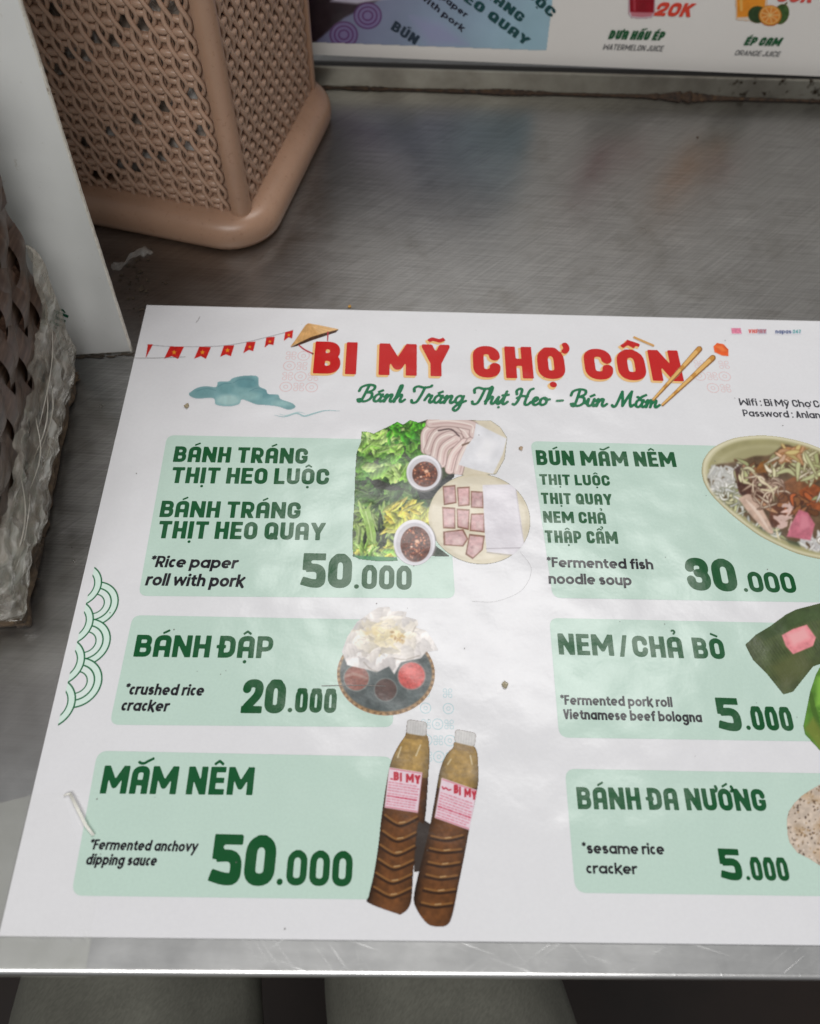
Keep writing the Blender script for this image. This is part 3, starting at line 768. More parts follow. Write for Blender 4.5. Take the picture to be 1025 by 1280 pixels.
# bunting (zoom frame 170,395 x 3.942)
def zp(o, k, x0, y0, x1, y1, **a): return Paint(o[0], o[1], k, x0, y0, x1, y1, **a)
P = zp((170, 395), 3.942, 20, 60, 790, 225, step=.55, base=WHITE)
P.stroke([(56, 142), (168, 151), (312, 152), (433, 147), (545, 129), (642, 106), (735, 82), (775, 70)], 1.6, (150, 148, 150))
P.poly([(58, 140), (84, 140), (47, 212)], (190, 45, 40))
for f, c in (([(168, 150), (237, 152), (208, 213), (176, 199), (138, 212)], (188, 180)), ([(312, 152), (370, 154), (345, 213), (320, 199), (286, 212)], (328, 180)),
          ([(433, 147), (485, 145), (468, 200), (443, 190), (414, 203)], (451, 170)), ([(545, 130), (590, 126), (578, 175), (556, 168), (528, 185)], (561, 153)),
          ([(642, 107), (685, 102), (678, 145), (655, 140), (633, 158)], (660, 127)), ([(735, 80), (775, 71), (770, 112), (752, 106), (728, 124)], (753, 95))):
    P.poly(f, (196, 38, 34), var=.10, cell=15); star(P, c[0], c[1], 13 if c[0] < 500 else 9, (228, 150, 40))
P.build('flag_bunting', S, menu, PHOTO)
# conical hat
P = zp((170, 395), 3.942, 740, 20, 1010, 210, step=.5, base=WHITE)
P.poly([(758, 157), (870, 97), (1000, 66), (985, 82), (870, 120), (790, 150)], (70, 48, 35))
P.poly([(758, 155), (790, 112), (822, 64), (836, 44), (850, 36), (905, 46), (1001, 66), (945, 80), (870, 102), (808, 130)], (206, 160, 104), var=.16, cell=22)
P.poly([(850, 36), (905, 46), (1001, 66), (945, 80), (905, 90)], (222, 180, 128), var=.1, cell=18)
for k in range(9): P.stroke([(846, 40), (770 + k * 26, 146 - k * 9)], .8, (176, 130, 80), fade=.6)
P.stroke([(946, 80), (944, 122)], 3.5, (176, 60, 70)); P.stroke([(804, 146), (830, 166), (872, 187)], 4, (186, 70, 76))
P.build('hat_picture', S, menu, PHOTO, LIFT2)
# cloud
P = zp((170, 395), 3.942, 240, 280, 1035, 520, step=.6, base=WHITE, seed=5)
OUT = [(262, 380), (300, 355), (345, 346), (395, 350), (405, 325), (455, 322), (480, 305), (540, 294), (600, 299), (607, 345), (640, 363), (652, 385), (700, 388), (714, 410), (770, 430), (786, 450), (752, 463), (700, 447), (640, 440), (590, 436), (525, 412), (508, 435), (460, 446), (395, 438), (380, 406), (300, 408), (264, 394)]
P.poly(OUT, (122, 162, 166), var=.10, cell=60, soft=7, curve=True)
for cx, cy, rx, ry, c in ((545, 330, 52, 30, (96, 142, 148)), (440, 355, 42, 26, (108, 152, 156)), (620, 385, 60, 20, (104, 148, 154)), (330, 378, 50, 22, (110, 152, 156)), (455, 415, 60, 26, (168, 198, 196)), (560, 395, 60, 20, (140, 178, 178)), (720, 432, 50, 14, (150, 186, 186)), (520, 372, 44, 16, (128, 168, 170))):
    P.ell(cx, cy, rx, ry, c, var=.06, cell=20, soft=16, solid=False, fade=.85)
for a in ([(405, 350), (430, 335), (470, 332)], [(480, 330), (520, 312), (580, 318)], [(560, 372), (600, 356), (640, 372)], [(300, 370), (350, 358), (392, 368)]): P.stroke(a, 1.6, (86, 128, 136), solid=False, fade=.7)
P.stroke([(668, 485), (730, 497), (790, 480), (830, 494), (880, 480), (940, 466), (1020, 470)], 4.2, (158, 190, 192), taper=True)
P.stroke([(690, 478), (740, 490), (800, 474), (850, 488)], 2.2, (176, 204, 204), taper=True)
P.build('cloud_picture', S, menu, PHOTO)
# faint tile patterns
def tiles(name, corners, nx, ny, col, seed):
    (ax, ay), (bx, by), (cx, cy) = corners             # top-left, top-right, bottom-left in pixels
    V = []; F = []
    A, B, C = S.pt(ax, ay), S.pt(bx, by), S.pt(cx, cy); u = (B - A) / nx; v = (C - A) / ny; mb = MB(); rr = random.Random(seed)
    def ring(c, r, wd, n=22):
        R0 = []; R1 = []
        for k in range(n):
            t = 2 * math.pi * k / n; d = np.array([math.cos(t), math.sin(t), 0]); R0.append(c + d * (r - wd / 2)); R1.append(c + d * (r + wd / 2))
        mb.add(R0 + R1, [(k, (k + 1) % n, n + (k + 1) % n, n + k) for k in range(n)])
    un = np.linalg.norm(u)
    for i in range(nx):
        for j in range(ny):
            if rr.random() < .12: continue
            c = A + u * (i + .5) + v * (j + .5) + np.array([0, 0, .00006 + .000002 * ((i + j) % 2)])
            if (i + j) % 2: ring(c, un * .46, un * .06); ring(c, un * .16, un * .05, 12)
            else:
                for k in range(4):
                    t = math.pi / 4 + math.pi / 2 * k; ring(c + np.array([math.cos(t), math.sin(t), 0]) * un * .33, un * .16, un * .05, 12)
                ring(c, un * .10, un * .04, 10)
    return mb.build(name, print_mat(col), menu)
tiles('tile_pattern', ((357, 438), (404, 439), (348, 490)), 3, 4, (220, 192, 192), 1)
tiles('tile_pattern', ((866, 448), (912, 449), (868, 492)), 3, 3, (222, 194, 194), 2)
tiles('tile_pattern', ((524, 856), (566, 857), (527, 956)), 3, 5, (176, 207, 212), 3)
# chopsticks, chilli and grave stroke (zoom frame 650,390 x 2.733)
P = zp((650, 390), 2.733, 370, 70, 730, 330, step=.42, base=WHITE)
for a, b, w0, w1 in (((612, 128), (456, 300), 9, 3.6), ((658, 158), (487, 318), 9, 3.6)):
    n = 14
    for i in range(n):
        t0, t1 = i / n, (i + 1) / n; q = lambda t: (a[0] + (b[0] - a[0]) * t, a[1] + (b[1] - a[1]) * t)
        P.stroke([q(t0), q(t1)], w0 + (w1 - w0) * t0 + 1.4, (140, 96, 48), smooth=False)
    for i in range(n):
        t0, t1 = i / n, (i + 1) / n; q = lambda t: (a[0] + (b[0] - a[0]) * t - 1, a[1] + (b[1] - a[1]) * t - 1)
        P.stroke([q(t0), q(t1)], (w0 + (w1 - w0) * t0) * .78, (222, 176, 104) if i % 5 else (196, 140, 66), smooth=False)
P.stroke([(390, 88), (455, 116)], 4, (206, 156, 92));
P.build('chopsticks_picture', S, menu, PHOTO, .00032)
P = zp((650, 390), 2.733, 650, 95, 725, 165, step=.4, base=WHITE)
P.poly([(660, 118), (672, 106), (695, 110), (712, 128), (712, 152), (690, 150), (664, 138)], (226, 92, 40), var=.18, cell=18, soft=5)
P.poly([(664, 116), (690, 116), (706, 134), (690, 136)], (236, 120, 60), soft=8, solid=False)
P.build('chilli_picture', S, menu, PHOTO)
# payment logos: three tiny blurred word marks
P = zp((890, 395), 7.593, 170, 100, 860, 190, step=.34, base=WHITE)
for q_ in ([(176, 110), (286, 110), (286, 176), (176, 176)], [(336, 118), (524, 118), (524, 176), (336, 176)], [(592, 132), (852, 132), (852, 178), (592, 178)]): P.poly(q_, WHITE)
P.poly([(183, 118), (270, 118), (280, 168), (188, 168)], (206, 96, 130), var=.30, cell=14, soft=10)
for k in range(4): P.stroke([(190, 128 + k * 11), (272, 128 + k * 11)], 2.0, (232, 196, 206), solid=False, fade=.7)
P.text('VNPAY', 345, 166, 170, 38, (206, 84, 74)); P.poly([(430, 126), (515, 126), (515, 170), (430, 170)], (96, 110, 150), soft=8, solid=False, fade=.45)
P.poly([(345, 128), (515, 128), (515, 166), (345, 166)], (212, 140, 140), soft=10, fade=.28)
P.poly([(597, 142), (845, 142), (845, 170), (597, 170)], (200, 204, 214), soft=8, fade=1)
P.text('napas', 600, 168, 150, 40, (66, 80, 124), w=.2, face='low'); P.text('247', 765, 166, 78, 34, (90, 160, 160))
P.build('logo_row', S, menu, PHOTO)
# wave ornament at the left margin (zoom frame 60,690 x 5.125)
P = zp((60, 690), 5.125, 55, 95, 465, 1115, step=.42, base=WHITE)
G = (30, 100, 62); FILL = (212, 232, 222)
DX = FW[None, None] * FPX + RT[None, None] * (P.X / 5.125 + 60 - CX)[..., None] - UP[None, None] * (P.Y / 5.125 + 690 - CY)[..., None]
T_ = (.0010 - CAM[2]) / DX[..., 2]; XW = CAM[0] + DX[..., 0] * T_; YW = CAM[1] + DX[..., 1] * T_
zq = lambda x, y: S.pt(60 + x / 5.125, 690 + y / 5.125)
a_, b_ = zq(300, 100), zq(62, 1108); half = (a_[1] - b_[1]) / 8; clipx = (a_[0] + b_[0]) / 2
sag = zq(345, 195)[0] - clipx; RAD = (sag ** 2 + half ** 2) / (2 * sag); px_ = np.linalg.norm(zq(200, 500) - zq(201, 500))
ax_ = clipx + sag - RAD; bx_ = zq(450, 322)[0] - RAD; ALL = (slice(None), slice(None))
def wave(cx, cy, n):
    d = np.hypot(XW - cx, YW - cy) / px_; R = RAD / px_
    P.put(ALL, (R + 2 - d) / P.st + .5, FILL)
    for r in [R - 45 * k for k in range(n)]:
        if r == R: P.put(ALL, (R - 45 - d) / P.st + .5, (219, 231, 226))
        P.put(ALL, .5 + (4.7 - np.abs(d - r)) / P.st, G)
    P.put(ALL, (R - 45 * (n - 1) - 3 - d) / P.st + .5, WHITE)
for k in range(3): wave(bx_, a_[1] - half * (2 + 2 * k), 3)
for k in range(4): wave(ax_, a_[1] - half * (1 + 2 * k), 2)
P.a *= np.clip((XW - clipx) / px_ / P.st + .5, 0, 1)
P.build('wave_ornament', S, menu, PHOTO)

# ---------------------------- food pictures
def rnd(P, a, b): return a + (b - a) * P.rng.random()
# leaves, pork and dips (zoom frame 420,500 x 3.796)
P = zp((420, 500), 3.796, 60, 80, 935, 800, step=.60, seed=11, base=(52, 58, 48))
P.poly([(80, 745), (78, 640), (86, 500), (92, 330), (98, 250), (118, 200), (122, 150), (150, 152), (180, 160), (262, 120), (290, 104), (318, 118), (352, 96), (392, 108), (430, 95), (520, 200), (560, 350), (480, 420), (470, 740), (300, 745)], (58, 72, 44), var=.25, cell=40)
def leaves(n, x0, x1, y0, y1, pal, L=(18, 46), B=(9, 22), rib=None):
    for _ in range(n):
        c = np.array(pal[P.rng.integers(len(pal))], float) * rnd(P, .78, 1.16)
        P.leaf(rnd(P, x0, x1), rnd(P, y0, y1), rnd(P, *L), rnd(P, *B), rnd(P, -60, 60) + (90 if P.rng.random() < .3 else 0), c, rib if P.rng.random() < .5 else None)
DK = [(44, 84, 30), (58, 100, 36), (36, 62, 28)]; MD = [(84, 138, 46), (98, 150, 56), (70, 120, 40)]; LT = [(150, 190, 92), (176, 206, 120), (130, 178, 76)]; YL = [(196, 196, 96), (206, 190, 76), (170, 178, 80)]
leaves(70, 90, 440, 105, 420, DK); leaves(110, 95, 430, 110, 400, MD, rib=(150, 190, 110)); leaves(46, 110, 320, 150, 250, LT, (16, 40), (8, 16), (214, 226, 170))
leaves(60, 250, 430, 96, 200, [(70, 150, 40), (92, 176, 48), (60, 130, 36)], (10, 22), (6, 12)); leaves(22, 160, 350, 305, 400, LT, (24, 50), (14, 26), (206, 222, 160))
leaves(40, 85, 400, 400, 480, DK); leaves(60, 90, 410, 420, 520, [(70, 104, 50), (92, 128, 62), (54, 84, 44)], (26, 60), (10, 20), (150, 176, 120))
P.poly([(160, 385), (200, 376), (260, 404), (330, 425), (260, 430), (190, 420)], (40, 42, 34), soft=6, solid=False)
leaves(50, 85, 270, 520, 740, [(120, 150, 70), (150, 176, 92), (96, 128, 56)], (24, 60), (8, 16), (200, 212, 150))
for _ in range(16): x = rnd(P, 95, 250); y = rnd(P, 540, 700); P.leaf(x, y, rnd(P, 40, 75), rnd(P, 9, 17), rnd(P, 60, 115), np.array((140, 172, 88)) * rnd(P, .8, 1.15), (206, 216, 160))
for _ in range(10): x = rnd(P, 110, 240); P.leaf(x, rnd(P, 560, 690), rnd(P, 30, 60), rnd(P, 6, 10), rnd(P, 70, 120), (46, 60, 38))
leaves(44, 250, 440, 490, 640, YL, (30, 64), (9, 18), (226, 220, 150)); leaves(30, 100, 300, 690, 745, YL + LT, (18, 40), (6, 12))
P.poly([(125, 520), (160, 514), (192, 640), (186, 690), (150, 655)], (150, 184, 96), var=.14, cell=18, solid=False); P.stroke([(140, 530), (160, 600), (172, 670)], 3, (190, 212, 140), solid=False)
P.poly([(78, 738), (290, 748), (292, 764), (200, 766), (110, 756)], (60, 130, 80), soft=4)
P.poly([(380, 420), (470, 400), (560, 340), (560, 366), (450, 470), (398, 474)], (46, 50, 50), soft=4)
P.poly([(470, 690), (540, 742), (470, 744)], (60, 72, 60), soft=4)
P.poly([(428, 94), (735, 98), (780, 130), (812, 180), (800, 280), (760, 352), (640, 362), (545, 350), (480, 290), (408, 230)], (212, 202, 180), var=.06, cell=30)
for a in ([(425, 235), (432, 150), (520, 122), (610, 150), (640, 190)], [(440, 240), (480, 160), (560, 150), (585, 190)], [(470, 270), (490, 200), (540, 170), (580, 180)], [(500, 300), (515, 230), (570, 190)], [(540, 330), (560, 260), (610, 205)], [(580, 340), (600, 270), (640, 200)], [(450, 110), (540, 104), (650, 125), (655, 160)]):
    P.stroke(a, 21, np.array((222, 200, 194)) * rnd(P, .94, 1.04), edge=(150, 122, 118), solid=False)
    P.stroke([(x + 7, y + 6) for x, y in a], 3, (198, 168, 164), solid=False); P.stroke([(x - 8, y - 5) for x, y in a], 3, (236, 224, 216), solid=False)
P.stroke([(486, 146), (545, 140), (584, 172)], 3.5, (96, 76, 76), solid=False); P.stroke([(600, 215), (640, 200)], 4, (120, 96, 80), solid=False)
P.poly([(664, 110), (720, 140), (810, 184), (790, 260), (745, 352), (650, 330), (582, 308), (620, 220), (652, 180)], (222, 222, 226), var=.05, cell=40, solid=False)
P.poly([(700, 170), (770, 200), (720, 300), (660, 270)], (234, 233, 236), soft=30, solid=False, fade=.7)
P.ell(680, 565, 243, 213, (206, 196, 172), rot=12, var=.07, cell=60); P.ell(676, 560, 226, 196, (216, 207, 186), rot=12, var=.05, cell=60, soft=10, solid=False)
for q in ([(506, 410), (566, 404), (572, 490), (512, 500)], [(574, 415), (634, 412), (634, 502), (580, 506)], [(640, 432), (698, 436), (700, 515), (640, 512)], [(504, 508), (566, 512), (566, 612), (508, 610)], [(572, 516), (634, 520), (630, 618), (576, 606)], [(640, 540), (704, 538), (706, 630), (634, 622)], [(508, 625), (604, 614), (628, 660), (604, 696), (510, 690)], [(632, 636), (706, 644), (696, 712), (648, 756), (614, 734)]):
    c = np.mean(q, axis=0); P.poly(q, (126, 82, 62), var=.2, cell=10, solid=False)
    P.poly([tuple(c + (np.array(a) - c) * .86) for a in q], np.array((198, 160, 160)) * rnd(P, .94, 1.06), var=.16, cell=14, solid=False, soft=5)
    P.poly([tuple(c + np.array((6, 16)) + (np.array(a) - c) * .35) for a in q], (222, 196, 192), soft=14, solid=False, fade=.7)
P.poly([(695, 404), (850, 400), (876, 560), (896, 716), (892, 742), (716, 722), (706, 640)], (218, 214, 220), var=.03, cell=40, solid=False)
P.stroke([(712, 706), (800, 704), (894, 702)], 2.2, (176, 170, 176), solid=False); P.stroke([(850, 400), (872, 560), (894, 700)], 2.2, (190, 184, 190), solid=False); P.stroke([(716, 724), (892, 744)], 3, (180, 172, 160), solid=False)
for cx, cy, rx, ry, ix, iy in ((417, 345, 83, 84, 60, 60), (372, 677, 99, 109, 71, 84)):
    P.ell(cx + 3, cy + 5, rx + 3, ry + 3, (120, 116, 116), soft=8, solid=False); P.ell(cx, cy, rx, ry, (222, 220, 226), shade=-.05); P.ell(cx, cy + 2, rx * .88, ry * .88, (198, 195, 200), soft=5); P.ell(cx + 5, cy + 8, ix, iy, (98, 54, 40), var=.35, cell=10)
    for _ in range(80):
        a = rnd(P, 0, 6.28); q = rnd(P, 0, .9) ** .7; P.ell(cx + 5 + ix * q * math.cos(a), cy + 8 + iy * q * math.sin(a), rnd(P, 2, 7), rnd(P, 2, 5), [(176, 96, 66), (64, 34, 28), (206, 140, 104), (132, 70, 46)][P.rng.integers(4)], rnd(P, 0, 180), solid=False)
    P.ell(cx + 12, cy - 6, 10, 8, (236, 190, 160), soft=6, solid=False); P.ell(cx - 14, cy + 20, 6, 4, (240, 214, 196), soft=4, solid=False)
P.build('food_picture', S, menu, PHOTO, LIFT2, soft=1)['label'] = 'printed picture of green leaves, pork slices and dip bowls'

# noodle bowl (zoom frame 860,530 x 6.212)
P = zp((860, 530), 6.212, 90, 70, 1500, 1090, step=.62, seed=23, base=(170, 165, 130))
OUT = [(104, 380), (118, 285), (190, 190), (330, 120), (480, 94), (650, 94), (850, 130), (1025, 190), (1220, 290), (1400, 440), (1470, 640), (1440, 850), (1320, 1000), (1180, 1062), (1025, 1050), (850, 1008), (700, 944), (560, 872), (420, 772), (300, 672), (185, 556), (125, 460)]
c0 = np.array((700, 540.)); sc_ = lambda k, dx=0, dy=0: [tuple(c0 + (np.array(q) - c0) * k + np.array((dx, dy))) for q in OUT]
P.poly(OUT, (166, 160, 128), curve=True); P.poly(sc_(.985, 0, -5), (214, 208, 178), curve=True); P.poly(sc_(.955, 3, -2), (196, 190, 154), curve=True, soft=6); P.poly(sc_(.93, 6, -2), (160, 154, 112), curve=True, soft=14, var=.08, cell=90)
for k, c in ((.86, (182, 176, 138)), (.80, (150, 144, 104))): P.poly(sc_(k, 8, 8), c, curve=True, soft=24, fade=.5)
P.poly([(150, 430), (190, 330), (330, 300), (420, 280), (520, 250), (640, 240), (760, 160), (900, 220), (1100, 260), (1320, 420), (1400, 640), (1360, 850), (1200, 985), (1025, 985), (860, 940), (700, 880), (560, 800), (420, 705), (300, 620), (200, 530)], (96, 76, 56), var=.3, cell=50, curve=True, soft=16)
IN = P.polymask((slice(None), slice(None)), spline([(140, 430), (190, 310), (330, 280), (520, 240), (760, 150), (1100, 250), (1320, 420), (1420, 640), (1360, 860), (1200, 1000), (1025, 1000), (860, 955), (700, 895), (560, 815), (420, 720), (300, 635), (190, 530), (140, 430)], 4), 20)
keep = P.c.copy()
def strands(n, x0, x1, y0, y1, pal, r=(5, 12), L=(60, 150), bend=40, edge=None):
    for _ in range(n):
        x, y = rnd(P, x0, x1), rnd(P, y0, y1); a = rnd(P, 0, 3.14); l = rnd(P, *L) / 2; c = np.array(pal[P.rng.integers(len(pal))], float) * rnd(P, .88, 1.08); bx, by = rnd(P, -bend, bend), rnd(P, -bend, bend)
        P.stroke([(x - l * math.cos(a), y - l * math.sin(a)), (x + bx, y + by), (x + l * math.cos(a), y + l * math.sin(a))], rnd(P, *r), c, taper=True, solid=False, edge=edge)
WH = [(220, 220, 214), (206, 206, 204), (232, 230, 226)]; GN = [(196, 198, 150), (170, 174, 122), (214, 210, 170)]; BR = [(112, 70, 42), (140, 92, 58), (84, 52, 36), (160, 112, 78)]
strands(60, 160, 380, 350, 520, WH, (6, 14), (50, 120), 30, (170, 168, 160)); strands(40, 190, 480, 520, 700, GN + WH, (5, 11), (60, 130), 35, (110, 110, 84)); strands(30, 420, 720, 760, 900, GN + WH, (5, 10), (50, 120), 30, (96, 98, 80))
strands(34, 380, 640, 280, 470, GN + BR, (7, 16), (60, 140), 40, (76, 58, 40))
for q, c in (([(360, 350), (410, 330), (400, 450), (620, 500), (640, 580), (420, 560), (380, 440)], (78, 48, 38)), ([(660, 520), (800, 420), (980, 360), (1040, 400), (960, 480), (840, 560), (720, 600)], (124, 82, 54)), ([(560, 300), (640, 280), (640, 360), (520, 380)], (130, 86, 44)),
             ([(860, 520), (980, 470), (1080, 560), (1060, 680), (900, 620)], (138, 74, 40)), ([(640, 620), (740, 640), (760, 760), (640, 800)], (96, 58, 42)), ([(1080, 430), (1260, 470), (1330, 620), (1180, 700), (1060, 600)], (120, 80, 52)), ([(760, 180), (880, 200), (860, 280), (700, 290)], (196, 140, 92))):
    P.poly(q, c, var=.30, cell=36, curve=True, soft=8, solid=False)
P.poly([(390, 580), (470, 545), (540, 600), (640, 780), (660, 850), (600, 830), (470, 690)], (196, 168, 150), var=.16, cell=40, curve=True, soft=6, solid=False); P.stroke([(450, 590), (540, 690), (630, 830)], 13, (222, 200, 184), taper=True, solid=False); P.stroke([(500, 560), (600, 640), (690, 690)], 17, (190, 146, 112), taper=True, solid=False, edge=(92, 60, 44))
strands(40, 620, 1050, 260, 420, GN + [(222, 212, 190)], (7, 16), (90, 220), 50, (106, 92, 66)); strands(14, 700, 900, 180, 300, [(226, 190, 160), (206, 160, 120), (196, 178, 120)], (8, 18), (70, 150), 30, (140, 96, 60))
strands(26, 480, 720, 440, 640, [(206, 180, 160), (222, 206, 184)], (4, 8), (90, 190), 50, (90, 62, 48)); strands(20, 700, 1000, 560, 680, BR + [(176, 92, 50)], (10, 22), (60, 120), 30, (70, 42, 32))
strands(40, 880, 1250, 880, 990, WH, (6, 13), (60, 140), 30, (176, 172, 172)); strands(22, 1000, 1350, 420, 900, GN + WH, (6, 13), (80, 160), 40, (104, 90, 70)); strands(14, 700, 800, 640, 800, [(222, 190, 180), (206, 176, 166)], (8, 18), (50, 100), 20)
P.poly([(860, 665), (930, 690), (985, 780), (950, 905), (765, 875), (800, 780)], (190, 108, 124), var=.16, cell=26, solid=False, soft=6); P.poly([(880, 700), (930, 720), (950, 800), (860, 830)], (206, 128, 142), soft=26, solid=False)
for q in ([(680, 800), (700, 880), (730, 930)], [(420, 360), (430, 440), (520, 480)], [(480, 360), (560, 430), (650, 510), (665, 600)], [(650, 520), (690, 490)], [(570, 510), (640, 520)]): P.stroke(q, 8, (216, 204, 170), taper=True, solid=False)
P.poly([(480, 800), (560, 800), (640, 870), (560, 860)], (60, 66, 54), soft=14, solid=False, fade=.8); P.poly([(760, 900), (860, 920), (880, 975), (800, 960)], (74, 84, 62), soft=14, solid=False, fade=.8)
P.c = keep * (1 - IN[..., None]) + P.c * IN[..., None]
P.build('noodle_bowl_picture', S, menu, PHOTO, LIFT2, soft=3)

# crushed rice cracker plate (zoom frame 400,750 x 6.03)
P = zp((400, 750), 6.03, 110, 30, 910, 890, step=.6, seed=31, base=WHITE)
P.ell(497, 560, 370, 312, (150, 118, 84), var=.25, cell=14)
for k in range(90):
    a = 2 * math.pi * k / 90; P.ell(497 + 358 * math.cos(a), 560 + 300 * math.sin(a), 9, 6, (186, 152, 112) if k % 2 else (110, 88, 66), math.degrees(a), solid=False)
P.ell(497, 555, 346, 286, (84, 92, 92), var=.24, cell=40, soft=8); P.ell(430, 560, 120, 60, (96, 104, 104), soft=60, solid=False)
for x in range(6): P.stroke([(650 + 3 * x, 600), (656 + 2 * x, 690)], 1.4, (150, 150, 150), solid=False, fade=.4)
for cx, cy, r, c, e in ((275, 590, 92, (142, 94, 84), (150, 160, 156)), (495, 678, 82, (92, 74, 70), (140, 146, 144)), (690, 572, 100, (198, 92, 88), (166, 150, 146))):
    P.ell(cx, cy, r + 8, r + 8, e, soft=6, solid=False, fade=.7); P.ell(cx, cy, r, r, c, var=.22, cell=14, soft=6, solid=False); P.ell(cx - 10, cy - 30, r * .6, r * .28, np.array(c) * 1.18, soft=30, solid=False, fade=.6)
P.stroke([(190, 575), (260, 560), (350, 590)], 10, (176, 150, 140), solid=False, fade=.6)
P.edge = .07; P.ripple = .02
BLOB = [(165, 390), (205, 280), (280, 165), (400, 80), (440, 56), (525, 50), (535, 88), (590, 82), (655, 90), (645, 125), (735, 150), (742, 190), (720, 206), (800, 232), (850, 300), (895, 380), (800, 392), (760, 440), (610, 470), (560, 560), (520, 500), (430, 545), (330, 520), (240, 500), (205, 490)]
P.poly(BLOB, (206, 202, 200), var=.10, cell=60)
BM = P.polymask((slice(None), slice(None)), BLOB, 4); kp = P.c.copy()
for _ in range(120):
    x, y = rnd(P, 180, 860), rnd(P, 70, 520); v = rnd(P, .86, 1.08); t = math.exp(-((x - 500) / 180) ** 2 - ((y - 270) / 110) ** 2)
    P.leaf(x, y, rnd(P, 30, 110), rnd(P, 18, 60), rnd(P, 0, 180), np.clip(np.array((224 + 6 * t, 218 - 2 * t, 216 - 40 * t)) * v, 0, 245))
for _ in range(46): P.stroke([(rnd(P, 220, 800), rnd(P, 100, 480)) for _ in range(1)] * 1 + [(rnd(P, 220, 800), rnd(P, 100, 480))], .1, (0, 0, 0), solid=False, fade=0)
for _ in range(40):
    x, y = rnd(P, 230, 780), rnd(P, 120, 470); P.stroke([(x, y), (x + rnd(P, -50, 50), y + rnd(P, -25, 25)), (x + rnd(P, -80, 80), y + rnd(P, -40, 40))], rnd(P, 1.5, 4), (170, 164, 164), taper=True, solid=False, fade=.55)
for _ in range(26): P.ell(rnd(P, 540, 640), rnd(P, 240, 320), rnd(P, 5, 16), rnd(P, 4, 10), [(196, 160, 96), (150, 108, 60), (214, 190, 130)][P.rng.integers(3)], rnd(P, 0, 180), soft=6, solid=False, fade=.75)
for _ in range(20): P.ell(rnd(P, 340, 430), rnd(P, 210, 270), rnd(P, 6, 22), rnd(P, 5, 12), (222, 204, 160), soft=12, solid=False, fade=.5)
for q in ([(560, 440), (640, 450), (750, 420)], [(330, 470), (380, 520), (440, 545)], [(700, 240), (720, 200)]): P.stroke(q, 4, (150, 140, 130), solid=False, fade=.7)
P.c = kp * (1 - BM[..., None]) + P.c * BM[..., None]
P.build('cracker_plate_picture', S, menu, PHOTO, LIFT2, soft=2)

